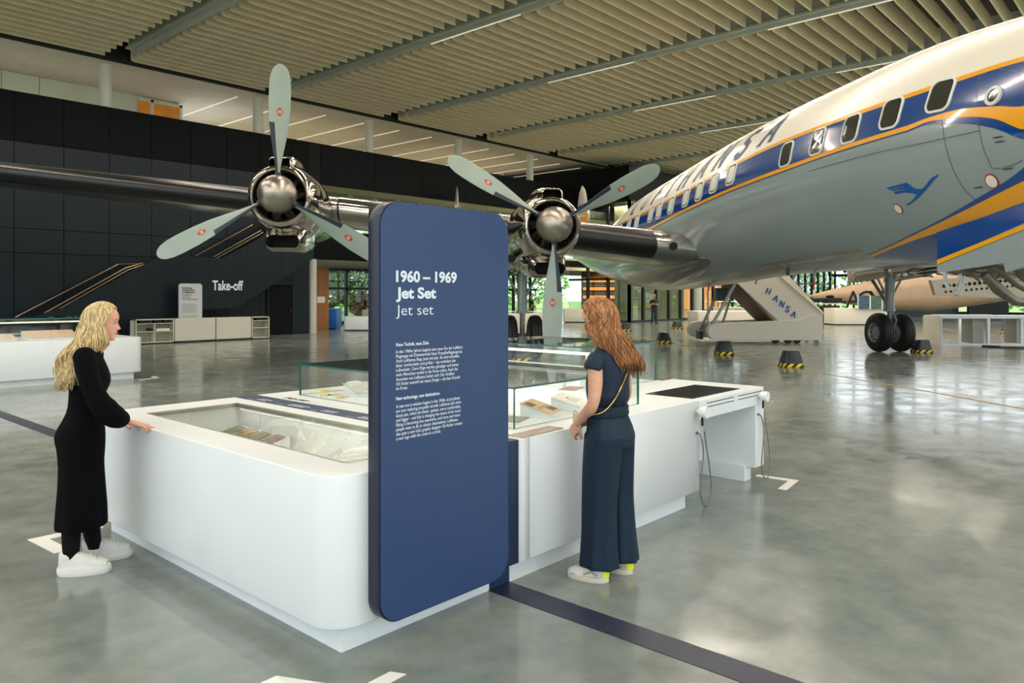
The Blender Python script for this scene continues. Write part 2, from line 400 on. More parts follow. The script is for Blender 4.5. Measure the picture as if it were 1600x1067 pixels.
sj.build('joint', M_void, sb)
rl = MB()
M_rail = mat('rail_bronze', (150, 128, 100), .3, .8)
def railpts(ps, V): return [onV(a, b, V) for a, b in ps]
rl.tube(railpts([(8, 497), (22, 497), (185, 413), (219, 412)], 28.8), .028, 6)
rl.tube(railpts([(56, 497), (196, 419), (223, 411)], 28.1), .028, 6); rl.tube(railpts([(62, 500), (200, 422), (226, 413)], 28.0), .022, 6)
rl.tube(railpts([(305, 400), (395, 351)], 28.8), .028, 6); rl.tube(railpts([(333, 402), (408, 360)], 28.1), .028, 6); rl.tube(railpts([(336, 405), (411, 363)], 28.0), .022, 6)
rl.build('handrail', M_rail, sb)
st = MB()
for k in range(22):
    a = onV(20+k*11, 505-k*5.9, 28.4)
    if a.z > 0: st.box((a.x, SV+.12, max(0, a.z-1.0)), (a.x+.5, VW-.02, max(.1, a.z-.9)))
st.build('stair_step', M_black, sb)
# door in the shade under the stairs
dr = empty('door_1', (onV(419, 500, VW-.03).x, VW-.06, 0)); dr['kind'] = 'structure'
MB().box((0, 0, 0), (1.15, .05, 2.15)).build('door_leaf', mat('door_black', (12, 16, 19), .6, spec=.12), dr)
MB().box((-.06, -.02, 0), (0, .05, 2.2)).box((1.15, -.02, 0), (1.21, .05, 2.2)).box((-.06, -.02, 2.15), (1.21, .05, 2.22)).build('door_frame', M_black, dr)
MB().box((1.0, -.06, 1.0), (1.04, 0, 1.12)).build('door_handle', M_frame, dr)
# lit foyer behind
struct(MB().box((17.6, 29.35, 3.25), (UMAX, 37.5, 3.45)).build('ceiling', M_soffit))
struct(MB().box((17.6, 29.35, 3.9), (UMAX, 37.5, 4.0)).build('floor', M_soffit))
c = MB().cyl((0, 0, 0), (0, 0, 3.3), .19, 24).build('column', M_col, None, True); p = onV(488, 521, VW+.2); c.location = (p.x, p.y, 0); struct(c)
M_wood = mat('oak_panel', (150, 98, 46), .45, var=.12, scale=3, stretch=(1, 1, .15))
wp = onV(504, 500, 30.6); o = MB().box((wp.x-.45, 30.6, 0), (wp.x+.35, 30.7, 1.0)).box((wp.x-.45, 30.6, 1.01), (wp.x+.35, 30.7, 2.0)).box((wp.x-.45, 30.6, 2.01), (wp.x+.35, 30.7, 3.0)).build('trim_1', M_wood); struct(o)
nt = MB().box((wp.x-.30, 30.58, 1.32), (wp.x+.12, 30.597, 1.62)).build('notice_sheet', M_paper); tag(nt, 'small white notice on the oak panel beside the round column', 'notice')
for (u0, u1, nm) in ((19.0, 30, 'window_2'), (30, 44, 'window_3')):
    wv = empty(nm, (u0, 37, 0)); wv['kind'] = 'structure'
    pane('pane', (0, 0, 0), (u1-u0, .02, 3.2), 1, wv, m=M_glassd)
    fr = MB()
    for k in range(int((u1-u0)/1.9)+1): fr.box((k*1.9-.07, -.08, 0), (k*1.9+.07, .1, 3.2))
    fr.box((0, -.08, 2.0), (u1-u0, .1, 2.14)).box((0, -.08, 3.1), (u1-u0, .1, 3.25)).box((0, -.08, 0), (u1-u0, .1, .15))
    fr.build('window_frame', M_frame, wv)
for (u0, u1, nm) in ((17.6, 34, 'window_4'), (34, 46, 'window_5')):     # middle floor glazing
    wv = empty(nm, (u0, 33, 4.0)); wv['kind'] = 'structure'
    pane('pane', (0, 0, 0), (u1-u0, .02, 3.2), 1, wv, m=M_glassd)
    fr = MB()
    for k in range(int((u1-u0)/1.6)+1): fr.box((k*1.6-.1, -.08, 0), (k*1.6+.1, .1, 3.2))
    fr.build('window_frame', M_col, wv)
area('foyer_light', (22, 32, 3.2), 8, 2, 60, (1, .9, .75), (0, 0, 0)); area('foyer_light', (28, 30.5, 6.6), 18, 1, 50, (1, .86, .66), (0, 0, 0))
# --- black volume with curtained glazing, far end of the hall
BU, BV = 39.0, 25.4
bx = MB().box((BU, BV, 7.5), (UMAX, 47, 9.6)).build('wall_back', M_wallb); struct(bx)
M_curt = mat('curtain', (176, 172, 140), .8, var=.25, scale=8, stretch=(3, 3, .05))
cm = MB()
def wavy(p, q, z0, z1, n=60):
    r1 = []; r2 = []; p = Vector(p); q = Vector(q); nn = (q-p).normalized().cross(Vector((0, 0, 1)))
    for i in range(n+1):
        c = p.lerp(q, i/n)+nn*.05*math.sin(i*1.9); r1.append((c.x, c.y, z0)); r2.append((c.x, c.y, z1))
    cm.rings([r1, r2], False, closed=False)
wavy((BU+.5, BV+.5, 0), (BU+.5, 26.8, 0), .05, 7.5); wavy((BU+.5, BV+.5, 0), (BU+7.5, BV+.5, 0), .05, 7.5, 120)
cu_ = cm.build('curtain', M_curt, None, 'all'); tag(cu_, 'pale pleated floor-length curtain behind the dark-framed glazing at the far end', 'curtain')
for nm, a, b in (('window_6', (BU, BV), (BU, 30)), ('window_7', (BU, BV), (58, BV)), ('window_8', (58, BV), (UMAX, BV))):
    wv = empty(nm, (a[0], a[1], 0)); wv['kind'] = 'structure'; du, dv = b[0]-a[0], b[1]-a[1]; ln = max(du, dv); along = du > dv
    if along: pane('pane', (0, 0, 0), (du, .02, 7.5), 1, wv, m=M_glassd)
    else: pane('pane', (0, 0, 0), (.02, dv, 7.5), 0, wv, m=M_glassd)
    k = 0
    while k*1.55 <= ln+.01:
        t = k*1.55; x, y = (t, 0) if along else (0, t)
        MB().box((x-.07, y-.09, 0), (x+.07, y+.09, 7.5)).build('mullion', M_frame, wv); k += 1
    f = MB()
    for z in (0.0, 2.6, 5.0, 7.35):
        f.box((-.07, -.07, z), ((du if along else .07), (dv if not along else .07), z+.13))
    f.build('window_frame', M_frame, wv)
area('curtain_fill', (40.5, BV+2, 7.2), 2.5, 3, 900, (1, .9, .66), (0, 0, 0)); area('curtain_fill', (46, BV+.25, 7.2), 14, .3, 2200, (1, .9, .66), (0, 0, 0))  # unseen fill lamps added behind the glazing to brighten the curtain
# warm lit bar shelves seen through the corner glazing
M_glow = mat('bar_glow', (250, 160, 60), .5, emit=(255, 150, 50), estr=1.6)
sh = empty('bar_shelf', tuple(W(5.75, 50.2)), YAW-R_(90))
MB().box((-1.1, .3, 0), (1.3, .5, 3.4)).build('back_panel', mat('bar_wood', (90, 54, 24), .5), sh)
for z in (1.2, 1.75, 2.3, 2.85): MB().box((-1.05, -.1, z), (1.25, .3, z+.05)).build('shelf', M_wood, sh); MB().box((-1.0, .24, z-.3), (1.2, .28, z-.1)).build('light_strip', M_glow, sh)
tag(sh, 'tall bar shelf unit glowing orange behind the far glazing', 'shelf')
# --- glazed end and sides of the hall
er = MB()
for k in range(24): er.box((UMAX-.1, VMIN+k*1.7-.08, 0), (UMAX+.1, VMIN+k*1.7+.08, 12.9))
for z in (0, 3.4, 6.6, 9.6, 12.6): er.box((UMAX-.1, VMIN, z), (UMAX+.1, BV, z+.25))
wv = er.build('window_9', M_frame); struct(wv)
er = MB()
for k in range(46): er.box((UMIN+k*2-.08, VMIN-.1, 0), (UMIN+k*2+.08, VMIN+.1, 12.9))
for z in (0, 3.4, 6.6, 9.6, 12.6): er.box((UMIN, VMIN-.1, z), (UMAX, VMIN+.1, z+.25))
wv = er.build('window_10', M_frame); struct(wv)
er = MB()
for k in range(22): er.box((UMIN-.1, VMIN+k*2-.08, 0), (UMIN+.1, VMIN+k*2+.08, 12.9))
for z in (0, 3.4, 6.6, 9.6, 12.6): er.box((UMIN-.1, VMIN, z), (UMIN+.1, VW, z+.25))
wv = er.build('window_11', M_frame); struct(wv)
o = MB().box((UMIN-60, -80, -.5), (180, 160, -.32)).build('ground', mat('outside_lawn', (104, 132, 62), .9, var=.25, scale=.3)); struct(o)
# dark teal partition seen beneath the fuselage at the right
p = W(30.5, 58); o = MB().box((-3.2, 0, 0), (3.8, .3, 4.2)).build('wall_partition', mat('teal_partition', (36, 58, 64), .5, var=.1, scale=1)); o.location = p; o.rotation_euler = (0, 0, YAW-R_(90)); struct(o)
p = W(36, 57); o = MB().box((-1.5, 0, 0), (1.5, .3, 3.2)).build('wall_partition', M_black); o.location = p; o.rotation_euler = (0, 0, YAW-R_(90)); struct(o)

# --- trees outside the foyer window
def tree(x, y, h, r, n, label, seed, col=(100, 150, 56)):
    rnd = random.Random(seed); root = empty('garden_tree', (x, y, -.3))
    t = MB(); t.tube([(0, 0, 0), (.1, .05, h*.3), (.0, .1, h*.6), (.1, 0, h*.8)], [.16, .13, .09, .04], 8)
    for k in range(6):
        a = rnd.random()*6.28; t.tube([(0, .05, h*.4+.1*k), (math.cos(a)*r*.5, math.sin(a)*r*.5, h*.55+.12*k), (math.cos(a)*r*.8, math.sin(a)*r*.8, h*.7+.1*k)], [.06, .04, .015], 5)
    t.build('trunk', mat('bark', (70, 54, 40), .9, var=.3, scale=10), root, True)
    lf = MB()
    for k in range(n):
        a = rnd.random()*6.28; u = rnd.random()**.5; zz = rnd.uniform(-1, 1); rr = r*math.sqrt(max(0, 1-zz*zz))*u**.4
        c = Vector((rr*math.cos(a), rr*math.sin(a), h*.62+zz*h*.4)); d = Vector((rnd.uniform(-1, 1), rnd.uniform(-1, 1), rnd.uniform(-.6, .6))).normalized(); s_ = d.cross(Vector((rnd.uniform(-1, 1), rnd.uniform(-1, 1), 1))).normalized()
        w = rnd.uniform(.05, .11)*(r**.6); lf.quad(c-d*w, c+s_*w*.6, c+d*w, c-s_*w*.6)
    o = lf.build('foliage', mat('leaf_%d' % seed, col, .5, var=.35, scale=3), root); o['kind'] = 'stuff'
    return tag(root, label, 'tree')
tree(28.6, 42.5, 4.6, 2.0, 3000, 'leafy green tree outside the foyer window, left of the frame bar', 1, (130, 180, 70))
tree(32.6, 43.8, 4.8, 2.2, 3000, 'bright green leafy tree outside the foyer window beside the navy sign', 2, (156, 200, 80))
tree(30.6, 40.4, 2.0, 1.1, 1400, 'low pink flowering bush outside the foyer window', 3, (220, 140, 120))
tree(80, 30, 5.0, 2.0, 2000, 'green tree outside the far glazing, above the mobile stairs', 4, (90, 150, 60))
for x, y, s_ in ((32, 50, 11), (22, 53, 12), (44, 53, 13)): tree(x, y, 9, 4, 1500, {11: 'tall tree in the middle of the park behind the foyer', 12: 'tall tree in the park furthest left behind the foyer', 13: 'tall tree in the park furthest right behind the foyer'}[s_], s_, (96, 146, 56))
hg = MB(); rnd = random.Random(21)
for k in range(9000):
    t = rnd.random(); c = Vector((12+t*74+rnd.uniform(-1, 1), 68+rnd.uniform(-2, 2), rnd.random()**.8*(9+2*math.sin(t*23)))) if k % 3 else Vector((92+rnd.uniform(-2, 2), -30+t*92, rnd.random()**.8*(6+2*math.sin(t*29))))
    d = Vector((rnd.uniform(-1, 1), rnd.uniform(-1, 1), rnd.uniform(-1, 1))).normalized(); s_ = d.orthogonal().normalized(); w = rnd.uniform(.3, .7); hg.quad(c-d*w, c+s_*w*.6, c+d*w, c-s_*w*.6)
tag(hg.build('hedge_row', mat('hedge_green', (104, 150, 62), .6, var=.4, scale=1)), 'dense green tree belt outside the glazed sides of the hall', 'hedge', kind='stuff')
o = MB().box((0, 0, 0), (14, 4, 5)).build('far_house', mat('orange_facade', (186, 120, 70), .8, var=.1)); o.location = (76, 44, 0)
tag(o, 'orange-brown house block outside beyond the far glazing', 'building')
# ================================================================ MAIN SHOWCASE COUNTER
T = .86; B = .13
ct = empty('display_counter', (2.05, 2.96, 0)); off = Vector((2.05, 2.96, 0))
tag(ct, 'large white exhibition counter with rounded corners and glazed recess in the foreground', 'counter')
def loc(o, d=None): o.location = -off if d is None else Vector(d)-off; return o
x0, y0, y1 = 2.05, 2.96, 5.95
rec = rrect(2.30, 3.19, 3.02, 5.64, .03, 3)
loc(plate('cabinet_body', rrect(x0, y0, 3.16, y1, (.17, 0, 0, .17), 10), [rec[::-1]], B, T, M_white, ct, .006))
loc(plate('blue_band', [(3.163, y0), (3.357, y0), (3.357, y1), (3.163, y1)], [], B, T+.0005, M_navy, ct, .002))
loc(plate('cabinet_body', [(3.36, y0), (3.458, y0), (3.458, 5.95), (3.36, 5.95)], [], B, T, M_white, ct, .002))
loc(plate('cabinet_body', [(3.462, y0), (5.57, y0), (5.57, 5.9), (3.462, 5.95)], [], B, T, M_white, ct, .002))
loc(MB().box((5.572, y0, .70), (6.82, 3.92, T)).build('screen_desk', M_white, ct, bevel=.006))
loc(MB().box((6.64, y0, B), (6.82, 3.92, .699)).build('leg_panel', M_white, ct, bevel=.004))
loc(MB().box((5.572, 3.48, B), (6.638, 3.92, .699)).build('back_panel', M_white, ct, bevel=.003))
loc(plate('cabinet_body', rrect(5.572, 3.925, 6.62, 5.9, (0, 0, .15, 0)), [], B, T, M_white, ct, .004))
loc(MB().box((2.15, 3.03, 0), (3.178, 5.86, B)).build('plinth', M_white, ct)); loc(MB().box((3.182, 3.03, 0), (3.35, 5.86, B)).build('plinth', M_navy, ct))
loc(MB().box((3.354, 3.03, 0), (5.47, 5.8, B)).build('plinth', M_white, ct)); loc(MB().box((6.6, 3.05, 0), (6.74, 3.85, B+.01)).build('plinth', M_white, ct))
loc(MB().box((5.6, 3.52, 0), (6.55, 5.8, B)).build('plinth', M_white, ct))
loc(MB().box((2.29, 3.18, .58), (3.03, 5.65, .60)).build('recess_floor', mat('recess_lining', (216, 208, 192), .6), ct))
loc(pane('glass_lid', (2.305, 3.195, T-.012), (3.015, 5.635, T-.004), 2, ct))
lid = MB(); 
for a, b in (((2.30, 3.19), (2.312, 5.64)), ((3.008, 3.19), (3.02, 5.64)), ((2.312, 3.19), (3.008, 3.202)), ((2.312, 5.628), (3.008, 5.64))): lid.box((*a, T-.03), (*b, T-.001))
loc(lid.build('lid_gasket', mat('gasket_grey', (150, 150, 140), .4, .3), ct))
# slots, sockets, handset knobs, cables of the media desk
for u in (5.70, 6.28):
    for z in (.822, .79): loc(MB().box((u, y0-.002, z), (u+.50, y0+.003, z+.006)).build('vent_slot', M_textk, ct))
loc(MB().box((5.62, 3.045, T), (6.5, 3.5, T+.004)).build('touch_screen', mat('screen_glass', (38, 42, 40), .08, spec=.9), ct, bevel=.001))
def earpiece(px, py, lab):
    p = onV(px, py, y0-.05); e = empty('earphone', (p.x, y0, p.z)); e.rotation_euler = (0, 0, 0)
    MB().cyl((0, 0, 0), (0, -.035, 0), .018, 16).cyl((0, -.03, 0), (0, -.060, 0), .040, 28).cyl((0, -.0605, 0), (0, -.092, 0), .046, 28).build('ear_cup', M_white, e, False)
    MB().box((.0, -.05, -.11), (.014, -.036, -.036)).build('switch', M_black, e)
    cb = [(-.012, -.0, -.17), (-.01, -.02, -.17), (.02, -.03, -.22), (.04, -.035, -.34), (.0, -.04, -.50), (-.02, -.04, -.62), (.01, -.04, -.72), (.07, -.045, -.77), (.13, -.045, -.74), (.155, -.045, -.62), (.12, -.045, -.45), (.07, -.045, -.28), (.03, -.045, -.12)]
    cc = []
    for i in range(len(cb)-1):
        for t in range(4): cc.append(Vector(interp([(j, *q) for j, q in enumerate(cb)], i+t/4)))
    cc = [v*1.0 for v in cc]
    MB().tube(cc, .006, 6).build('cable', M_cable, e, True); MB().cyl((-.012, .0, -.17), (-.012, -.012, -.17), .012, 12).build('cable_port', M_cable, e)
    return tag(e, lab, 'earphone', 'listening handsets on the white counter')
earpiece(1098, 644, 'white round listening handset with hanging cable, left of the slotted panel')
earpiece(1193, 619, 'white round listening handset with looped cable at the far right corner of counter')
area('recess_fill', (2.325, 4.415, .835), .02, 2.3, 5, (1, .93, .82), (0, R_(-50), 0)); area('recess_fill', (2.995, 4.415, .835), .02, 2.3, 5, (1, .93, .82), (0, R_(50), 0)); area('case_light', (5.02, 4.4, 1.055), 2.2, .03, 7, (1, .95, .88), (0, 0, R_(90))); area('case_light', (5.535, 4.7, 1.16), 1.3, .03, 4, (1, .95, .88), (0, 0, R_(90)))  # the two recess strips are unseen, added to brighten the lining
# printing on the top: years and blue band captions
lettering('1960–1969', (3.40, 5.62, T+.0015), (0, -1, 0), (1, 0, 0), .075, M_textk, ct, bold=.002).location = -off
rnd = random.Random(4); cp = MB()                  # captions too small to read: fine lines of print
for i in range(6):
    for r_ in range(2):
        v = 5.68-.45*i
        for k in range(4+i % 2*2): w_ = rnd.uniform(.02, .045); cp.box((3.205+.035*r_, v-w_, T+.0006), (3.22+.035*r_, v, T+.0012)); v -= w_+.008
    cp.box((3.19, 5.80-.45*i, T+.0006), (3.193, 5.70-.45*i, T+.0012))
cp = loc(cp.build('caption_print', M_text, ct)); cp['kind'] = 'stuff'
# navy sign
sg = empty('sign_panel', (2.254, 2.866, .126)); tag(sg, 'tall navy blue rounded sign reading 1960–1969 Jet Set, standing on the counter', 'sign')
sp = plate('sign_board', rrect(0, 0, .916, 2.05, .125, 12), [], 0, .085, M_navy_dark, sg, .003)
sp.data.transform(Matrix.Rotation(R_(90), 4, 'X')); sp.data.transform(Matrix.Translation((0, .092, 0)))
fc = plate('sign_face', rrect(.006, .006, .910, 2.044, .12, 12), [], 0, .006, mat('sign_navy', (36, 62, 104), .38, var=.02, scale=30), sg, .001)
fc.data.transform(Matrix.Rotation(R_(90), 4, 'X')); fc.data.transform(Matrix.Translation((0, .0065, 0)))
for z in (.3, .7): MB().box((.2, .09, z), (.7, .093, z+.04)).build('bracket', M_black, sg)
X0 = 2.351-2.254
def sgt(s_, z, size, width=None, bold=0., sx=1.):
    me = text_mesh(s_, size, bold=bold)
    xs = [v.co.x for v in me.vertices]; k = width/(max(xs)-min(xs)) if width else sx
    me.transform(Matrix.Translation((-min(xs), 0, 0))); me.transform(Matrix.Diagonal((k, 1, 1, 1)))
    me.transform(frame_mat((X0, -.0008, z-.126), (1, 0, 0), (0, 0, 1))); return link('lettering', me, M_text, sg)
sgt('1960 – 1969', 1.783, .0745, .408, .0028); sgt('Jet Set', 1.702, .0745, .262, .0028); sgt('Jet set', 1.618, .0745, .243, -.0003)
sgt('Neue Technik, neue Ziele', 1.468, .0235, .212, .0006)
L1_ = [('In den 1960er Jahren beginnt eine neue Ära der Luftfahrt:', 1), ('Flugzeuge mit Düsenantrieb lösen Propellerflugzeuge ab.', .995), ('Auch Lufthansa fliegt jetzt mit Jets. Sie sind schneller,', .95), ('leiser, komfortabler und größer – das verändert den', .885), ('Luftverkehr. Denn Flüge werden günstiger und immer', .935), ('mehr Menschen wollen in die Ferne reisen. Auch das', .92), ('Aussehen von Lufthansa ändert sich: Der Grafiker', .87), ('Otl Aicher entwirft ein neues Design – mit dem Kranich', .955), ('im Kreis.', .165)]
L2_ = [('A new era in aviation begins in the 1960s, as jet planes', .95), ('are now replacing propeller aircraft. Lufthansa also intro-', .98), ('duces jets, which are faster, quieter, more comfortable,', .965), ('and bigger – and this is changing the nature of air travel.', .97), ('Flying is becoming less expensive, and more and more', .955), ('people want to fly to distant destinations. Lufthansa', .92), ('also gets a new look: graphic designer Otl Aicher creates', .99), ('a new logo with the crane in a circle.', .65)]
for i, (s_, w) in enumerate(L1_): sgt(s_, 1.434-.0224*i, .0232, .452*w, .00025)
sgt('New technology, new destinations', 1.206, .0235, .285, .0006)
for i, (s_, w) in enumerate(L2_): sgt(s_, 1.168-.0224*i, .0232, .452*w, .00025)
# glass cases on the counter
def glasscase(name, u0, u1, v0, v1, z1, label, mid=None):
    e = empty(name, (u0, v0, T)); h = z1-T-.002; w, dd = u1-u0, v1-v0; t = .009
    pane('glass_side', (0, 0, .002), (w, t, h), 1, e); pane('glass_side', (0, dd-t, .002), (w, dd, h), 1, e)
    pane('glass_side', (0, t, .002), (t, dd-t, h), 0, e); pane('glass_side', (w-t, t, .002), (w, dd-t, h), 0, e)
    pane('glass_top', (0, 0, h), (w, dd, h+t), 2, e)
    if mid: pane('glass_divider', (t, mid-v0, .002), (w-t, mid-v0+t, h), 1, e)
    rail = MB()
    for a, b in (((0, 0, h), (w, 0, h)), ((0, dd, h), (w, dd, h)), ((0, 0, h), (0, dd, h)), ((w, 0, h), (w, dd, h)), ((0, 0, 0), (0, 0, h)), ((w, 0, 0), (w, 0, h)), ((0, dd, 0), (0, dd, h)), ((w, dd, 0), (w, dd, h))): rail.bar(a, b, .007)
    rail.build('glass_edge', M_glassedge, e)
    return tag(e, label, 'glass case'), e
_, ga = glasscase('glass_case', 3.6, 5.06, 3.21, 5.67, 1.12, 'low clear glass case with green edges behind the navy sign on the counter', 4.65)
_, gb = glasscase('glass_case', 5.5, 6.6, 3.98, 5.5, 1.24, 'taller clear glass case at the far right end of the counter, behind the screen')
MB().box((1.40, .05, .20), (1.44, 2.4, .225)).build('light_bar', M_led, ga)
MB().box((.02, .05, .31), (.05, 1.45, .335)).build('light_bar', M_led, gb); MB().box((.02, .05, .02), (.05, .08, .31)).build('light_post', M_white, gb)
# exhibits
def sheet(name, c, rz, w, h, tilt, m, label, cat, group=None, stand=.0, marks=None):
    e = empty(name, c, rz); f = frame_mat((0, 0, 0), (1, 0, 0), (0, math.cos(tilt), math.sin(tilt)))
    s1 = MB().box((-w/2, 0, 0), (w/2, h, .004)); me = s1.mesh('sheet'); me.transform(f); me.transform(Matrix.Translation((0, -h/2*math.cos(tilt), stand))); link('sheet', me, m, e)
    if stand or tilt:
        y0_, y1_ = -h/2*math.cos(tilt), h/2*math.cos(tilt)
        MB().prism([Vector((-w/2+.01, y0_+.005, 0)), Vector((-w/2+.01, y1_-.005, 0)), Vector((-w/2+.01, y1_-.005, stand+h*math.sin(tilt)-.003)), Vector((-w/2+.01, y0_+.005, max(.002, stand-.002)))], (w-.02, 0, 0)).build('stand', M_white, e)
    if marks:
        mk = MB()
        for (a, b, c_, d_) in marks: mk.box((a*w-w/2, b*h, .004), (c_*w-w/2, d_*h, .005))
        me = mk.mesh('print'); me.transform(f); me.transform(Matrix.Translation((0, -h/2*math.cos(tilt), stand))); link('print', me, mat('print_brown', (96, 78, 56), .7), e)
    return tag(e, label, cat, group)
p = G(845, 636, .92); sheet('newspaper', (p.x, p.y, T), R_(20), .26, .24, .28, M_tan, 'tan newspaper page with a dark picture on a slanted white stand', 'newspaper', stand=.03, marks=[(.08, .62, .45, .9), (.5, .1, .9, .35), (.1, .45, .9, .47), (.1, .38, .9, .4)])
p = G(892, 622, .94); sheet('open_book', (p.x, p.y, T), R_(20), .30, .24, .26, M_paper, 'cream document sheet on a slanted stand beside the woman in the jumpsuit', 'document', stand=.04, marks=[(.2, .3, .8, .315), (.2, .4, .8, .415), (.2, .5, .8, .515), (.4, .6, .6, .65)])
p = G(838, 675, T); sheet('picture_card', (p.x, p.y, T), R_(3), .42, .12, 0, mat('picture_card', (168, 150, 132), .5, var=.2, scale=12), 'flat brownish picture card lying on the counter beside the navy sign', 'card', stand=.001)
p = G(800, 655, T); sheet('leaflet', (p.x, p.y, T), R_(20), .22, .18, 0, mat('leaflet_grey', (150, 150, 128), .6), 'grey-green leaflet lying inside the low glass case right of the sign', 'leaflet', stand=.001)
for i, (px, py, a, c_) in enumerate(((497, 614, 5, (232, 206, 96)), (510, 618, 30, (226, 196, 84)), (523, 617, -20, (214, 190, 120)), (535, 621, 15, (206, 170, 90)), (508, 610, 60, (236, 214, 120)))):
    p = G(px, py, T); sheet('ticket', (p.x, p.y, T), R_(a), .11, .07, 0, mat('ticket_%d' % i, c_, .6), ('small yellow ticket lying furthest left in the glass case', 'yellow ticket lying just in front of the others at the glass', 'pale ochre ticket between yellow ones in the glass case', 'tan ticket nearest the white block in the glass case', 'light yellow ticket lying at the back of the loose tickets')[i], 'ticket', 'loose tickets in the glass case', stand=.001)
p = G(553, 616, T); e = MB().box((-.05, -.04, 0), (.05, .04, .11)).build('white_block', M_white, None, bevel=.002); e.location = (p.x, p.y, T); tag(e, 'small white block standing in the glass case left of the sign', 'block')
p = G(562, 602, .96); sheet('brochure', (p.x+.2, p.y+.1, T), R_(-10), .42, .28, .22, mat('brochure', (196, 190, 176), .5, var=.1, scale=8), 'grey open brochure propped on a low stand in the glass case left of the sign', 'brochure', stand=.03)
for i, (px, py) in enumerate(((905, 602), (878, 606), (826, 600))):
    p = G(px, py, T); o = MB().box((-.03, -.03, 0), (.03, .03, .1)).build('label_holder', M_white, None, bevel=.002); o.location = (p.x, p.y, T)
    tag(o, ('small white label block nearest the standing woman in the case', 'small white label block in the middle of the case', 'small white label block furthest left in the case, beside the sign')[i], 'block', 'white label blocks in the case')
p = W(.55, 6.9); sheet('model_plate', (p.x, p.y, T), .3, .3, .16, 0, mat('reddish', (150, 96, 84), .5), 'reddish oval-edged brochure lying flat in the rear of the glass case', 'brochure', stand=.001)
# four colour swatches in the sunken recess
SWC = [(136, 142, 104), (164, 132, 72), (108, 92, 48), (112, 76, 60)]
for i in range(4):
    v = 5.44-.185*i; e = empty('photo_card', (2.70, v, .60), 0)
    MB().prism([Vector((0, -.08, 0)), Vector((.27, -.08, 0)), Vector((.27, -.08, .1)), Vector((0, -.08, .04))], (0, .16, 0)).build('card_stand', M_white, e)
    sl = .06/.27
    MB().quad((.02, -.072, .047+.02*sl), (.25, -.072, .047+.25*sl), (.25, .072, .047+.25*sl), (.02, .072, .047+.02*sl)).build('photo', mat('photo_%d' % i, SWC[i], .5, var=.15, scale=30), e)
    tag(e, ('pale green photo card at the far left of the row in the glazed recess', 'ochre photo card second from the left in the glazed recess', 'dark olive photo card third from the left in the glazed recess', 'reddish brown photo card fourth from the left in the glazed recess')[i], 'photo card', 'photo cards in the glazed recess')
# ---------------- floor markings
ft = MB().box((3.17, VMIN+.2, 0), (3.35, 3.03, .0035)).box((3.08, 5.87, 0), (3.26, 27.8, .0035)).build('floor_band', mat('floor_band', (38, 42, 62), .38, var=.08, scale=8)); tag(ft, 'dark navy band running across the floor on both sides of the counter', 'floor marking')
def bracket(pts, label, w=.09):
    P = [G(*q) for q in pts]; o = MB()
    a, b, c = P; u = (a-b).normalized(); v = (c-b).normalized(); u = u*(w/2); v = v*(w/2)
    o.prism([b-u-v, a-v, a+v, b+u+v, c+u, c-u], (0, 0, .0035))
    ob = o.build('floor_bracket', mat('tape_white', (222, 222, 214), .5)); return tag(ob, label, 'floor marking', 'white corner marks on the floor')
bracket([(158, 822), (60, 843), (98, 862)], 'white L-shaped floor mark beside the shoes of the blonde woman', .10)
bracket([(1182, 743), (1240, 751), (1222, 765)], 'white L-shaped floor mark right of the media desk', .075)
bracket([(622, 1052), (560, 1084), (420, 1062)], 'white L-shaped floor mark at the bottom edge below the counter', .08)
bracket([(218, 594), (246, 590), (238, 588)], 'small white floor mark beside the showcase at the far left', .09)
ol = [G(1660, 653), G(1600, 639), G(1430, 608), G(1250, 577.5), G(1140, 553), G(1000, 527), G(900, 512)]
o = MB()
for i in range(len(ol)-1): o.bar(ol[i]+Vector((0, 0, .002)), ol[i+1]+Vector((0, 0, .002)), .06, .003)
tag(o.build('floor_line', mat('orange_tape', (200, 150, 84), .5)), 'thin orange line taped across the floor under the aircraft', 'floor marking')
# ================================================================ AIRLINER
AL = R_(7); CA, SA = math.cos(AL), math.sin(AL); SC = 8.41
def A(s, a, z):                                   # across, aft, up -> hall
    return W(s*CA-a*SA, s*SA+a*CA, z)
FUS = [(2.2, 3.25, .05), (2.35, 3.26, .3), (2.7, 3.28, .52), (3.4, 3.33, .85), (4.6, 3.42, 1.2), (6.2, 3.55, 1.47), (8.6, 3.74, 1.66), (10.6, 3.89, 1.73), (13.5, 3.94, 1.75), (16.4, 3.92, 1.75), (21.1, 3.71, 1.75), (25.1, 3.55, 1.68), (28, 3.45, 1.42), (31.2, 3.42, 1.1), (36, 3.72, .72), (40.5, 4.05, .25), (41.2, 4.12, .05)]
def fus(a, ph, off=0.):
    zc, r = interp(FUS, a); r += off; return A(SC-r*math.cos(ph), a, zc+r*math.sin(ph))
O = Vector((0, 0, CH))
def hit(px, py):                                  # where a sight line meets the fuselage side -> (a, phi)
    dr = W((px-800)/FPX, 1, -(py-HZY)/FPX); dr.z = -(py-HZY)/FPX
    # in s,a,z coordinates
    rx = (px-800)/FPX; ds = rx*CA+SA; da = CA-rx*SA; dz = dr.z
    t = 3.0; prev = None
    while t < 60:
        s, a, z = ds*t, da*t, CH+dz*t; zc, r = interp(FUS, a); f = (s-SC)**2+(z-zc)**2-r*r
        if f < 0:
            lo_, hi = t-.1, t
            for _ in range(18):
                m = (lo_+hi)/2; s, a, z = ds*m, da*m, CH+dz*m; zc, r = interp(FUS, a)
                if (s-SC)**2+(z-zc)**2-r*r < 0: hi = m
                else: lo_ = m
            return a, math.atan2(z-zc, SC-s)
        t += .1
    return None
plane = empty('airliner', tuple(A(SC, 18, 0))); plane.rotation_euler = (0, 0, 0)
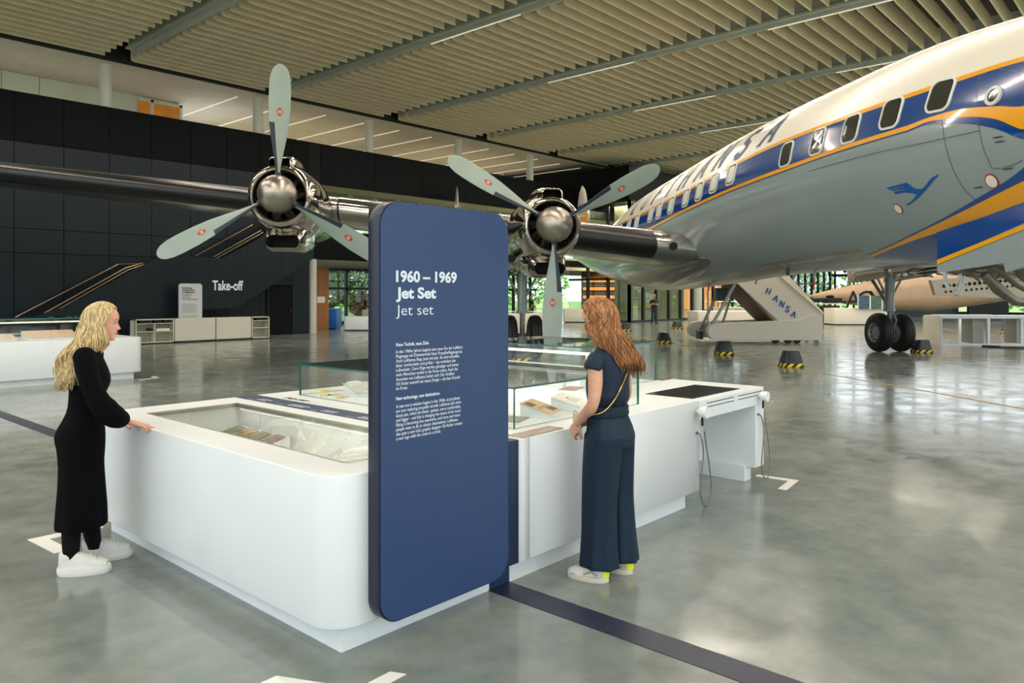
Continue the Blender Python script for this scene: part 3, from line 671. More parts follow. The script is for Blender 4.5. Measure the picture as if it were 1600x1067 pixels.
tag(plane, 'vintage four-engined propeller airliner in white, blue, yellow and grey livery', 'aircraft')
PI_ = Matrix.Translation(-plane.location)
def pl(o, parent=None):                           # put a hall-space mesh under the plane
    o.data.transform(PI_); return o
def PB(mb, name, m, smooth=True, parent=None): return pl(mb.build(name, m, parent or plane, smooth))
st_a = [2.2, 2.25, 2.35, 2.5, 2.7, 3, 3.4, 4, 4.6, 5.4]+[6+.5*k for k in range(70)]+[41.2]
fm = MB(); NA = 96
fm.rings([[fus(a, 2*math.pi*k/NA) for k in range(NA)] for a in st_a], True)
PB(fm, 'fuselage', M_fgrey)
# livery lines traced as (a, phi)
def curve(pts):
    out = []
    for p in pts:
        h = hit(*p)
        if h: out.append(h)
    out.sort(); return out
c_top = curve([(952.5, 364), (1018, 325), (1060, 303), (1102, 280), (1158, 250), (1215, 222.6), (1300, 189), (1395, 155), (1500, 120), (1598, 89)])
c_low = curve([(992, 367), (1057.5, 333), (1136, 296), (1215, 265), (1294, 235.7), (1370, 211), (1420, 196)])
print('TOP', [(round(a, 1), round(math.degrees(b), 1)) for a, b in c_top]); print('LOW', [(round(a, 1), round(math.degrees(b), 1)) for a, b in c_low])
a_end = 36.0
tail_top = c_top[-1][1]; tail_low = c_low[-1][1]
c_top = [(3.0, c_top[0][1]+R_(2))]+c_top+[(a_end, tail_top)]
c_low2 = c_low+[(a_end, tail_low)]
def band(f_lo, f_hi, a0, a1, off, name, m, step=.25, nphi=8):
    r = []; n = max(2, int((a1-a0)/step))
    for i in range(n+1):
        a = a0+(a1-a0)*i/n; lo_, hi_ = f_lo(a), f_hi(a); r.append([fus(a, lo_+(hi_-lo_)*k/nphi, off) for k in range(nphi+1)])
    mb = MB(); mb.rings(r, False, closed=False); return PB(mb, name, m, 'all')
ft_ = lambda a: interp(c_top, a)[0]; fl_ = lambda a: interp(c_low2, a)[0]
W_Y = .075
rr_ = lambda a: interp(FUS, a)[1]
band(lambda a: ft_(a), lambda a: math.pi-ft_(a), 2.8, 37, .004, 'white_roof', M_fwhite, nphi=24)
band(lambda a: ft_(a)-W_Y/rr_(a), ft_, 2.8, a_end, .008, 'yellow_stripe', M_fyel, nphi=2)
# nose swooshes
yt = curve([(1450, 184.5), (1500, 171), (1560, 166), (1599, 166)]); yb = curve([(1450, 190.5), (1480, 186), (1520, 182.5), (1560, 187), (1599, 202)])
gb_ = curve([(1450, 194), (1480, 193), (1520, 194), (1560, 202), (1599, 217)])
a_sw = c_low[0][0]; rs_ = interp(FUS, a_sw)[1]
for tb_, dd_ in ((yt, 0), (yb, W_Y*.9/rs_), (gb_, (W_Y*.9+.015)/rs_)): tb_ += [(a_sw+.01, c_low[0][1]-dd_), (a_sw+.6, fl_(a_sw+.6)-dd_)]
a_n = max(yt[0][0], yb[0][0], gb_[0][0])
F = lambda tab: (lambda a: interp(tab, a)[0])
lo_yel = lambda a: fl_(a)-W_Y*.9/rr_(a)
band(lambda a: fl_(a), lambda a: ft_(a)-W_Y/rr_(a), a_sw, a_end, .006, 'blue_band', M_fblue)
band(lo_yel, fl_, a_sw, a_end, .008, 'yellow_stripe', M_fyel, nphi=2)
band(lambda a: fl_(a)-(W_Y*.9+.015)/rr_(a), lo_yel, a_sw, a_end, .007, 'blue_edge', M_fblue, nphi=1)
def sw(t_lo, t_hi, name, m, a0=None, a1=None, off=.008):
    a0 = a0 or max(t_lo[0][0], t_hi[0][0]); a1 = a1 or min(t_lo[-1][0], t_hi[-1][0]); band(F(t_lo), F(t_hi), a0, a1, off, name, m, .1, 6)
top_in = [(a, ft_(a)-W_Y/rr_(a)) for a in [a_n-.6+.2*k for k in range(12)]]
ext = lambda tab, s_: [(tab[0][0]-2.0, tab[0][1]+s_)]+tab
yt_, yb_, gbx = ext(yt, R_(4)), ext(yb, R_(-14)), ext(gb_, R_(-18))
a0n = a_n-1.2
band(F(yt_), lambda a: ft_(a)-W_Y/rr_(a), a0n, a_sw, .006, 'blue_band', M_fblue, .1)
band(F(yb_), F(yt_), a0n, a_sw, .009, 'yellow_swoosh', M_fyel, .1); band(F(gbx), F(yb_), a0n, a_sw, .0065, 'blue_swoosh', M_fblue, .1)
# lower swoosh
b1 = curve([(1357, 398), (1404, 376), (1462, 347), (1530, 308), (1575, 281), (1599, 263)]); b2 = curve([(1358, 399), (1413, 374), (1462, 350.5), (1507, 328.6), (1552, 306), (1599, 283)]); b3 = curve([(1360, 402), (1372, 397), (1422, 377), (1464.6, 363.5), (1507, 351), (1552, 334), (1599, 316)])
print('B', b1, b2, b3)
a1s = min(b1[-1][0], b2[-1][0], b3[-1][0]); a0s = max(b1[0][0], b2[0][0], b3[0][0])
def exb(tb_): s_ = (tb_[1][1]-tb_[0][1])/(tb_[1][0]-tb_[0][0]); return [(tb_[0][0]-2.5, tb_[0][1]-2.5*s_)]+tb_
b1, b2, b3 = exb(b1), exb(b2), exb(b3); a0s -= 2.4
b4 = [(a, -R_(75)) for a in (2, 30)]
band(F(b2), F(b1), a0s, a1s, .007, 'blue_swoosh', M_fblue, .1); band(F(b3), F(b2), a0s, a1s, .009, 'yellow_swoosh', M_fyel, .1)
band(F(b4), F(b3), a0s, a1s, .005, 'blue_belly', M_fblue, .1)
# polished belly
band(lambda a: -R_(150), lambda a: -R_(62)+R_(10)*math.sin(a*.2), a1s, 33, .004, 'belly_skin', M_alu2, .4, 10)
# cabin windows
M_wframe = mat('window_frame_white', (206, 210, 204), .35); M_wglass = mat('cabin_glass', (44, 44, 40), .08, spec=.9)
def onfus(h, w, hh, rad, name, m, off, parent, n=6, hole=0):
    a0, p0 = h; r = interp(FUS, a0)[1]; pts = rrect(-w/2, -hh/2, w/2, hh/2, rad, n); mb = MB()
    ring = [fus(a0+x, p0+y/r, off) for x, y in pts]
    if hole:
        pin = rrect(-w/2+hole, -hh/2+hole, w/2-hole, hh/2-hole, max(.01, rad-hole), n); r2 = [fus(a0+x, p0+y/r, off+.004) for x, y in pin]
        r0 = [fus(a0+x*1.02, p0+y*1.02/r, -.01) for x, y in pts]; mb.rings([r0, ring, r2, [fus(a0+x, p0+y/r, off-.05) for x, y in pin]], False)
    else:
        mid = [fus(a0+x*.55, p0+y*.55/r, off) for x, y in pts]; c0 = len(ring); mb.add(ring+mid+[fus(a0, p0, off)], [(i, (i+1) % c0, c0+(i+1) % c0, c0+i) for i in range(c0)]+[(c0+i, c0+(i+1) % c0, 2*c0) for i in range(c0)])
    return pl(mb.build(name, m, parent))
wins = [(1470, 149), (1393, 177), (1330, 201), (1278, 221), (1229, 241), (1143, 272.5), (1116, 286), (1093, 299), (1072, 309), (1049, 320.5), (1030, 329), (1017, 335), (995, 347), (982, 354.5), (968, 362)]
for i, q in enumerate(wins):
    h = hit(*q)
    if not h: continue
    wn_ = onfus(h, .46, .48, .13, 'cabin_window', M_wframe, .022, plane, hole=.032)
    onfus(h, .41, .43, .11, 'pane', M_wglass, .014, wn_)
    if i > 4: onfus((h[0]+.0, h[1]), .33, .36, .09, 'blind', M_wframe, .02, wn_)
for q, r in (((1404, 326), .085), ((1550, 283), .10)):
    h = hit(*q); mb = MB(); mb.add([fus(h[0]+r*math.cos(t*.26), h[1]+r*math.sin(t*.26)/1.7, .006) for t in range(24)], [tuple(range(24))]); o = pl(mb.build('red_ring', M_red, plane))
    mb = MB(); mb.add([fus(h[0]+.82*r*math.cos(t*.26), h[1]+.82*r*math.sin(t*.26)/1.7, .010) for t in range(24)], [tuple(range(24))]); pl(mb.build('inspection_port', M_fwhite, plane))
h = hit(1554, 150)
if h:
    onfus(h, .24, .24, .12, 'porthole_frame', M_wframe, .03, plane, hole=.04); onfus(h, .18, .18, .09, 'porthole', M_wglass, .02, plane)
# door outline and frame seams
def seam(pts, name='seam', w=.004, m=None):
    pp = [hit(*q) for q in pts]; pp = [q for q in pp if q]; fine = []
    for i in range(len(pp)-1):
        for t in range(5): k = t/5; fine.append(fus(pp[i][0]*(1-k)+pp[i+1][0]*k, pp[i][1]*(1-k)+pp[i+1][1]*k, .006))
    fine.append(fus(*pp[-1], .006))
    if len(fine) > 2: PB(MB().tube(fine, w, 4), name, m or mat('seam_grey', (92, 100, 100), .5))
seam([(1532, 120), (1528, 150), (1528, 180), (1532, 210), (1538, 235), (1545, 250), (1550, 262), (1562, 263), (1585, 257), (1598, 250)], 'door_seam')
seam([(1532, 120), (1545, 112), (1560, 108), (1590, 112)], 'door_seam')
seam([(1472, 178), (1474, 205), (1480, 235), (1492, 270), (1508, 297), (1525, 312)])
seam([(1262, 268), (1340, 246), (1430, 226), (1530, 204)])
# titles on the roof: slab-serif letters laid on the skin
def serif(me): return me
GL = {'L': [[(0,0),(0,1)],[(0,0),(.55,0)]], 'U': [[(0,1),(0,.2),(.12,0),(.42,0),(.55,.2),(.55,1)]], 'F': [[(0,0),(0,1)],[(0,1),(.55,1)],[(0,.52),(.42,.52)]], 'T': [[(.3,0),(.3,1)],[(0,1),(.62,1)]],
      'H': [[(0,0),(0,1)],[(.55,0),(.55,1)],[(0,.5),(.55,.5)]], 'A': [[(0,0),(.33,1)],[(.33,1),(.66,0)],[(.12,.33),(.54,.33)]], 'N': [[(0,0),(0,1)],[(0,1),(.58,0)],[(.58,0),(.58,1)]], 'S': [[(.52,.82),(.38,1),(.14,1),(0,.8),(.06,.6),(.48,.42),(.54,.2),(.4,0),(.14,0),(0,.18)]]}
def glyph(ch, place, th=.15):
    mb = MB(); n_ = 0
    for s_ in GL[ch]:
        fine = []
        for i in range(len(s_)-1):
            for t in range(4): k = t/4; fine.append((s_[i][0]*(1-k)+s_[i+1][0]*k, s_[i][1]*(1-k)+s_[i+1][1]*k))
        fine.append(s_[-1]); L_, R2 = [], []
        vert = abs(s_[0][0]-s_[-1][0]) < abs(s_[0][1]-s_[-1][1]); tt = th*(1.35 if vert or ch == 'S' else .7)
        for i, p in enumerate(fine):
            q = fine[min(i+1, len(fine)-1)]; o = fine[max(i-1, 0)]; dx, dy = q[0]-o[0], q[1]-o[1]; ll = math.hypot(dx, dy); nx, ny = -dy/ll, dx/ll
            L_.append(place(p[0]+nx*tt/2, p[1]+ny*tt/2)); R2.append(place(p[0]-nx*tt/2, p[1]-ny*tt/2))
        vs = L_+R2; m = len(L_); mb.add(vs, [(i, i+1, m+i+1, m+i) for i in range(m-1)])
        for p in (s_[0], s_[-1]):
            if p[1] in (0, 1) and vert:
                w = .13; mb.add([place(p[0]-w, p[1]-.03), place(p[0]+w, p[1]-.03), place(p[0]+w, p[1]+.03), place(p[0]-w, p[1]+.03)], [(0, 1, 2, 3)])
    return mb
M_tblue = mat('title_blue', (24, 58, 104), .4)
lets = [('L', 985, 336, 1003, 308), ('U', 1006, 324, 1027, 293), ('F', 1024, 311, 1043, 285), ('T', 1037, 308, 1053, 285), ('H', 1052, 302, 1074, 270), ('A', 1078, 288, 1104, 258), ('N', 1108, 271, 1137, 239), ('S', 1143, 252, 1165, 222), ('A', 1180, 231, 1212, 196)]
ai = []
for ch, bx_, by_, tx_, ty_ in lets:
    hb = hit(bx_, by_)
    if hb: ai.append(hb[0])
print('title a', ai)
if ai:
    aL, aR = ai[0], ai[-1]
    aR = hit(1184, 232)[0]; step = (aL-aR)/8
    for k, ch in enumerate('LUFTHANSA'):
        a0 = aL-step*k
        def place(x, y, a0=a0):
            r = interp(FUS, a0)[1]; return fus(a0-(x*.74+.22*y), ft_(a0)+(.15+y*.66)/r, .012)
        PB(glyph(ch, place), 'title_letter', M_tblue, False)
# crane emblem
def poly_on(pts, name, m, off=.01):
    q = [hit(*p) for p in pts]; mb = MB(); mb.add([fus(*x, off) for x in q], [tuple(range(len(q)))])
    me = mb.mesh(name); bm = bmesh.new(); bm.from_mesh(me); bmesh.ops.triangulate(bm, faces=bm.faces); bm.to_mesh(me); bm.free(); return pl(link(name, me, m, plane))
cr = lambda pts: [(1260+x/4.447, 160+y/4.447) for x, y in pts]
em = poly_on(cr([(555,594),(700,556),(722,572),(748,594),(775,602),(810,598),(835,572),(858,540),(884,514),(892,514),(918,498),(924,503),(905,520),(880,545),(860,572),(840,594),(820,618),(795,642),(770,668),(745,690),(712,712),(694,708),(730,688),(755,660),(772,636),(735,626),(690,622),(640,632),(620,634),(612,622),(650,610),(700,606),(690,600),(640,603),(600,614),(594,606),(640,592),(680,588),(672,582),(630,586),(582,604)]), 'crane_emblem', mat('emblem_blue', (0, 84, 160), .3))
# small stencils
for q in ((1543, 165), (1575, 158), (1560, 215), (1563, 222), (1530, 293), (1576, 264)):
    h = hit(*q)
    if h: r = interp(FUS, h[0])[1]; PB(MB().quad(fus(h[0]-.07, h[1], .012), fus(h[0]+.07, h[1], .012), fus(h[0]+.07, h[1]+.012/r, .012), fus(h[0]-.07, h[1]+.012/r, .012)), 'stencil', M_textk, False)
# ---- wings
def wingz(s): d = abs(s-SC); return 2.72+.105*d
def wingLE(s): return 18.3+.05*abs(s-SC)
def chord(s): d = abs(s-SC); return max(1.6, 5.6-.10*d)
def wsec(s, k0=0, k1=1, off=0, n=16, both=True):
    c, z, a0 = chord(s), wingz(s), wingLE(s); t = .185*c*(1-.006*abs(s-SC)); up_, dn = [], []
    for i in range(n+1):
        x = (i/n)**1.8; th = 5*(.2969*math.sqrt(x)-.126*x-.3516*x*x+.2843*x**3-.1036*x**4)*t
        up_.append((x*c-(off if x < .02 else 0), z+th*1.05+off)); dn.append((x*c-(off if x < .02 else 0), z-th*.85-off))
    return a0, up_, dn
for side in (-1, 1):
    mb = MB(); rg = []
    for i in range(31):
        s = SC+side*(.9+(22.2-.9)*i/30); a0, u, d = wsec(s); rg.append([A(s, a0+x, z) for x, z in d[::-1]]+[A(s, a0+x, z) for x, z in u[1:-1]])
    mb.rings(rg, True); PB(mb, 'wing', M_alu2)
for s0, s1 in ((-13.5, -3.55), (-2.0, 2.0), (3.6, 5.95)):
    mb = MB(); rg = []
    for i in range(13):
        s = s0+(s1-s0)*i/12; a0, u, d = wsec(s, off=.012, n=30); k = 8
        rg.append([A(s, a0+x, z) for x, z in d[:k+1][::-1]]+[A(s, a0+x, z) for x, z in u[1:k]])
    mb.rings(rg, False, closed=False); PB(mb, 'deicer_boot', M_boot)
# root fairing and lamp
mb = MB(); rg = []
for i in range(25):
    a = 18.35+i*.36; k = math.sin(math.pi*min(1, i/24))**.75; rg.append([A(SC-1.15-(.85*k+.01)*math.cos(t), a-.3, 2.60+(.66*k+.01)*math.sin(t)) for t in [2*math.pi*j/24 for j in range(24)]])
mb.rings(rg, True); PB(mb, 'wing_fairing', M_alu2)
lp = A(6.35, wingLE(6.35)-.06, wingz(6.35)+.0); PB(MB().cyl(lp, lp+(A(0, 1, 0)-A(0, 0, 0))*.2, .10, 20), 'landing_lamp', M_black)
o = PB(MB().cyl(A(-2.75, 18.1, wingz(-2.75)), A(-2.0, 18.1, wingz(-2.0)), .01, 6), 'clamp', M_alu)
# pitot masts beneath the belly
for px, py0, py1, d in ((1112, 436, 455, 20.0), (1270, 424, 453, 16.5)):
    p, q = atd(px+3, py0-14, d), atd(px-6 if px < 1200 else px+1, py1, d)
    PB(MB().tube([p, p.lerp(q, .6)], .02, 8), 'belly_mast', mat('mast_grey', (140, 150, 152), .4)); PB(MB().tube([p.lerp(q, .6), q], .024, 8), 'mast_flag', M_red)
for px in (1231, 1320): p = atd(px, 420 if px > 1300 else 424, 15.5); PB(MB().ball(p, (.045, .045, .09), 12, 8), 'beacon_mount', M_frame)
# ---- tail
def fin(s, a, zb, zt, c, label):
    mb = MB(); rg = []
    for i in range(13):
        t = i/12; z = zb+(zt-zb)*t; k = math.sqrt(max(.02, 1-abs(2*t-1)**2.4)); cc = c*k
        rg.append([A(s+.09*k*math.sin(u), a-cc/2*math.cos(u)+.25*t, z) for u in [2*math.pi*j/14 for j in range(14)]])
    mb.rings(rg, True); f = PB(mb, 'tail_fin', M_fwhite)
    for z0, z1, m in ((.35, .55, M_fyel), (.15, .33, M_fblue), (.6, .7, M_fblue)):
        mb = MB(); rg = []
        for i in range(5):
            t = z0+(z1-z0)*i/4; z = zb+(zt-zb)*t; k = math.sqrt(max(.02, 1-abs(2*t-1)**2.4)); cc = c*k
            rg.append([A(s+(.09*k+.012)*math.sin(u), a-(cc/2+.012)*math.cos(u)+.25*t, z) for u in [2*math.pi*j/14 for j in range(14)]])
        mb.rings(rg, False); PB(mb, 'fin_stripe', m, True, None)
fin(SC, 38.3, 4.0, 7.35, 2.4, ''); fin(SC-6.5, 38.6, 3.4, 7.25, 2.3, ''); fin(SC+6.5, 38.6, 3.4, 7.25, 2.3, '')
mb = MB(); rg = []
for i in range(15):
    s = SC-7.2+14.4*i/14; k = math.sqrt(max(.05, 1-(abs(i-7)/7.2)**4)); rg.append([A(s, 38.3+1.3*k*math.cos(u), 4.75+.14*k*math.sin(u)) for u in [2*math.pi*j/14 for j in range(14)]])
mb.rings(rg, True); PB(mb, 'tailplane', M_alu2)
# ---- engines
def nacelle(s, a, z, inner, full=True):
    e = empty('engine_nacelle', tuple(A(s, a, z)-plane.location)); e.parent = plane
    inv = Matrix.Translation(-A(s, a, z))
    def b(mb, name, m, smooth=True, parent=None, bevel=0):
        me_o = mb.build(name, m, parent or e, smooth, bevel=bevel); me_o.data.transform(inv); return me_o
    N = 56
    def circ(aa, r, zo=0, so=0, bump=0):
        out = []
        for k in range(N):
            u = 2*math.pi*k/N; rr = r*(1+bump*math.exp(-((u-math.pi/2)/.42)**2)+.6*bump*math.exp(-((u-3*math.pi/2)/.5)**2)); out.append(A(s+so+rr*math.cos(u), a+aa, z+zo+rr*math.sin(u)))
        return out
    mb = MB(); mb.rings([circ(.95, .50), circ(.5, .485), circ(.26, .49), circ(.2, .515), circ(.18, .55), circ(.21, .59), circ(.30, .63), circ(.5, .665), circ(.8, .70), circ(1.2, .72, bump=.05), circ(1.38, .72, bump=.10)], False)
    b(mb, 'cowling', M_alu)
    drop = -.25 if inner else 0
    mb = MB(); mb.rings([circ(1.40, .60), circ(1.41, .705, bump=.10), circ(1.9, .75, bump=.12), circ(2.5, .76, 0, bump=.1), circ(3.2, .70, drop*.4, bump=.06), circ(4.2, .66, drop), circ(5.5, .58, drop*1.3), circ(7, .42, drop), circ(8.2, .16, .1)], True)
    b(mb, 'nacelle_body', M_alu)
    mb = MB(); mb.rings([circ(.94, .49), circ(.96, .02)], True); b(mb, 'firewall', M_void)
    cy = MB()
    for k in range(9):
        u = 2*math.pi*k/9+.2; p0 = A(s+.16*math.cos(u), a+.72, z+.16*math.sin(u)); p1 = A(s+.47*math.cos(u), a+.72, z+.47*math.sin(u)); cy.cyl(p0, p1, .095, 10)
    b(cy, 'cylinder_block', mat('engine_dark', (34, 32, 32), .45, .5))
    hn = MB()
    for k in range(18):
        u = 2*math.pi*k/18; hn.tube([A(s+.30*math.cos(u), a+.55, z+.30*math.sin(u)), A(s+.40*math.cos(u+.08), a+.5, z+.40*math.sin(u+.08)), A(s+.46*math.cos(u+.1), a+.62, z+.46*math.sin(u+.1))], .012, 5)
    b(hn, 'ignition_lead', mat('lead_grey', (96, 92, 86), .4, .6))
    # top air scoop with open mouth
    mb = MB(); rg = []
    for aa, w, h0, h1 in ((.62, .0, 0, 0),):
        pass
    def box_ring(aa, hw, zlo, zhi, n=10):
        out = []
        for q in rrect(-hw, zlo, hw, zhi, min(hw, (zhi-zlo)/2)*.7, 5): out.append(A(s+q[0], a+aa, z+q[1]))
        return out
    mb.rings([box_ring(.75, .17, .60, .73), box_ring(.32, .18, .58, .74), box_ring(.26, .20, .55, .76), box_ring(.34, .24, .52, .80), box_ring(.7, .27, .5, .86), box_ring(1.4, .28, .4, .93), box_ring(2.2, .24, .4, .92), box_ring(3.0, .12, .4, .72)], False); b(mb, 'air_scoop', M_alu)
    mb = MB(); mb.rings([box_ring(.6, .17, .60, .73), box_ring(.61, .02, .65, .67)], True); b(mb, 'scoop_throat', M_void)
    # chin oil cooler
    mb = MB(); mb.rings([box_ring(1.1, .27, -.98, -.80), box_ring(.64, .29, -.99, -.79), box_ring(.58, .32, -1.02, -.76), box_ring(.66, .37, -1.06, -.70), box_ring(1.0, .42, -1.09, -.5), box_ring(1.8, .46, -1.06, -.4), box_ring(2.8, .4, -.95, -.3), box_ring(3.6, .2, -.75, -.3)], False); b(mb, 'oil_cooler', M_alu)
    mb = MB(); mb.rings([box_ring(.95, .27, -.98, -.80), box_ring(.96, .02, -.9, -.88)], True); b(mb, 'cooler_throat', M_void)
    for t in (.5, 1.9, 3.4, 4.7):
        u = t; b(MB().tube([A(s+(r+.004)*math.cos(u), a+aa, z+(r+.004)*math.sin(u)) for aa, r in ((.3, .63), (.5, .665), (.8, .70), (1.2, .72), (1.38, .722))], .006, 4), 'cowl_seam', M_frame)
    if inner:
        ex = MB(); ex.tube([A(s-.55, a+2.2, z-.45), A(s-.66, a+2.0, z-.62)], [.09, .10], 12); b(ex, 'exhaust_stub', M_frame)
    return e
def propeller(s, a, z, ang, lab):
    e = empty('propeller', tuple(A(s, a, z)-plane.location)); e.parent = plane
    X = A(1, 0, 0)-A(0, 0, 0); Y = A(0, 1, 0)-A(0, 0, 0); Zv = Vector((0, 0, 1))
    mb = MB(); rg = []
    for aa, r in ((-.47, .02), (-.46, .08), (-.42, .165), (-.34, .25), (-.24, .32), (-.11, .365), (.02, .375), (.14, .37), (.2, .34)):
        rg.append([X*r*math.cos(u)+Zv*r*math.sin(u)+Y*aa for u in [2*math.pi*k/36 for k in range(36)]])
    mb.rings(rg, True); mb.build('spinner', M_spin, e, True)
    for k in range(3):
        u = R_(ang+120*k); D = X*math.sin(u)+Zv*math.cos(u); Tn = X*math.cos(u)-Zv*math.sin(u)     # Tn: clockwise as seen from the front
        mb = MB(); rg = []; bd = []
        for r, w, th, pit in ((.30, .10, .05, 62), (.55, .13, .045, 52), (.8, .22, .04, 42), (1.1, .32, .032, 34), (1.4, .395, .026, 28), (1.75, .43, .02, 23), (2.1, .42, .015, 19), (2.3, .39, .012, 17), (2.45, .31, .010, 16), (2.53, .20, .008, 15), (2.57, .07, .005, 15)):
            cp = math.cos(R_(pit)); sp_ = math.sin(R_(pit)); ch = Tn*cp+Y*sp_; nn = Tn*(-sp_)+Y*cp
            f = lambda t, g=1: D*r+ch*(w/2*math.cos(t))+nn*(th*.5*math.sin(t)*g)
            rg.append([f(2*math.pi*j/20) for j in range(20)])
            if r < 1.5: bd.append([D*r+ch*((w/2+.004)*math.cos(t))+nn*((th/2+.005)*math.sin(t)) for t in [R_(-62+124*j/8)+math.pi for j in range(9)]])
        mb.rings(rg, True); bl = mb.build('blade', M_blade, e, True)
        mb = MB(); mb.rings(bd, False, closed=False); mb.build('blade_boot', M_bladedark, bl, 'all')
        # red oval badge
        pit = 23; ch = Tn*math.cos(R_(pit))+Y*math.sin(R_(pit)); nn = Tn*(-math.sin(R_(pit)))+Y*math.cos(R_(pit)); cc = D*1.62-nn*.016
        ov = MB(); ov.add([cc+ch*.055*math.cos(t)+D*.085*math.sin(t) for t in [2*math.pi*j/20 for j in range(20)]], [tuple(range(20))]); ov.build('badge', mat('badge_red', (176, 62, 40), .5), bl)
        ov = MB(); c2 = cc-nn*.002
        for (p0, p1) in (((-.022, -.04), (-.022, .04)), ((.022, -.04), (.022, .04)), ((-.022, 0), (.022, 0))): ov.bar(c2+ch*p0[0]+D*p0[1], c2+ch*p1[0]+D*p1[1], .010, .002, up=nn)
        ov.build('badge_letter', M_cream, bl)
        MB().tube([D*.33, D*.42], [.07, .065], 14).build('blade_cuff', M_frame, bl, True)
    return e
nacelle(-2.78, 15.35, 3.70, False); propeller(-2.78, 15.35, 3.70, 1.5, '')
nacelle(2.785, 15.45, 3.17, True); propeller(2.785, 15.45, 3.17, 61.3, '')
nacelle(14.03, 15.45, 3.17, True); propeller(14.03, 15.45, 3.17, 30, '')
nacelle(19.6, 15.35, 3.70, False); propeller(19.6, 15.35, 3.70, 10, '')
# silver pylon sleeve right of the outer engine
mb = MB(); rg = []
for i in range(5):
    s = -1.95+.18*i; a0, u, d = wsec(s, off=.02, n=30); rg.append([A(s, a0+x, zz) for x, zz in d[:12][::-1]]+[A(s, a0+x, zz) for x, zz in u[1:11]])
mb.rings(rg, False, closed=False); PB(mb, 'wing_sleeve', M_alu)
# ---- main gear
M_strut = mat('gear_grey', (142, 148, 146), .4, .3, var=.06); M_hub = mat('wheel_hub', (160, 164, 160), .4, .2)
def wheel(s, a, z, r, w, parent):
    inv = parent.matrix_basis.inverted() if False else None
    base = A(s, a, z); X = A(1, 0, 0)-A(0, 0, 0); Y = A(0, 1, 0)-A(0, 0, 0); Zv = Vector((0, 0, 1)); off_ = base-(plane.location+parent.location)
    mb = MB(); prof = [(-.5, .50), (-.5, .62), (-.46, .82), (-.36, .94), (-.22, .985), (-.2, .965), (-.18, .99), (-.06, 1), (-.04, .975), (-.02, 1), (.02, 1), (.04, .975), (.06, 1), (.18, .99), (.2, .965), (.22, .985), (.36, .94), (.46, .82), (.5, .62), (.5, .50)]
    mb.rings([[off_+X*w*q[0]+(Y*math.cos(u)+Zv*math.sin(u))*r*q[1] for u in [2*math.pi*k/40 for k in range(40)]] for q in prof], False); t = mb.build('tyre', M_rubber, parent, True)
    mb = MB(); mb.rings([[off_+X*w*q[0]+(Y*math.cos(u)+Zv*math.sin(u))*r*q[1] for u in [2*math.pi*k/32 for k in range(32)]] for q in ((-.5, .52), (-.44, .50), (-.30, .44), (-.26, .30), (-.34, .24), (-.34, .12), (-.42, .11), (-.42, .01), (.42, .01), (.3, .3), (.44, .5), (.5, .52))], False); hb = mb.build('wheel_hub', M_hub, t, True)
    hl = MB()
    for k in range(10):
        u = 2*math.pi*k/10; c_ = off_-X*w*.31+(Y*math.cos(u)+Zv*math.sin(u))*r*.38; hl.cyl(c_, c_-X*.012, .03, 8)
    hl.build('hub_bolt', M_frame, t)
def gear(s, a):
    e = empty('main_gear', tuple(A(s, a, 0)-plane.location)); e.parent = plane
    bse = A(s, a, 0); w = lambda ss, aa, z: A(ss, aa, z)-bse
    MB().tube([w(s, a, .55), w(s, a, 1.2), w(s, a, 1.22), w(s, a, 2.4)], [.07, .07, .13, .13], 16).tube([w(s, a, 1.22), w(s, a, 1.28)], .17, 16).build('strut', M_strut, e, True)
    MB().tube([w(s-.3, a, .585), w(s+.3, a, .585)], .06, 12).build('axle', M_strut, e, True)
    MB().tube([w(s, a, 1.3), w(s, a+1.2, 2.5)], .05, 10).tube([w(s, a, 1.5), w(s-.55, a, 2.5)], .035, 10).tube([w(s, a, 1.5), w(s+.55, a, 2.5)], .035, 10).tube([w(s, a-.2, .7), w(s, a-.32, .95), w(s, a-.15, 1.2)], .03, 8).tube([w(s, a-.14, 1.0), w(s-.1, a-.3, 1.3), w(s, a-.2, 1.9), w(s+.1, a-.16, 2.4)], .02, 6).build('brace', M_strut, e, True)
    MB().box((-.001, -.001, -.001), (.001, .001, .001))
    for k in (-1, 1):
        wheel(s+k*.34, a, .585, .585, .36, e)
    for k in (-1, 1):
        mb = MB(); rg = []
        for i in range(7):
            t = i/6; rg.append([w(s+k*(.62-.05*math.sin(t*3.1))-k*.0, a-1.0+2.2*t, 2.15+.08*math.cos(t*3.1)), w(s+k*(.66), a-1.0+2.2*t, 2.6)])
        mb.rings(rg, False, closed=False); o = mb.build('gear_door', M_alu, e, 'all'); md = o.modifiers.new('s', 'SOLIDIFY'); md.thickness = .03
    return e
gear(2.72, 19.9); gear(14.0, 21.1)
# wheel-well clutter below nacelles
wc = MB(); rnd = random.Random(5)
for s0 in (2.785, 14.03):
    for k in range(22):
        p = A(s0+rnd.uniform(-.45, .45), 17.8+rnd.random()*2.6, 2.35+rnd.random()*.35); q = A(s0+rnd.uniform(-.45, .45), 17.8+rnd.random()*2.6, 2.2+rnd.random()*.4); wc.tube([p, p.lerp(q, .5)+Vector((0, 0, -.08)), q], .03, 6)
PB(wc, 'hydraulic_pipe', M_strut)
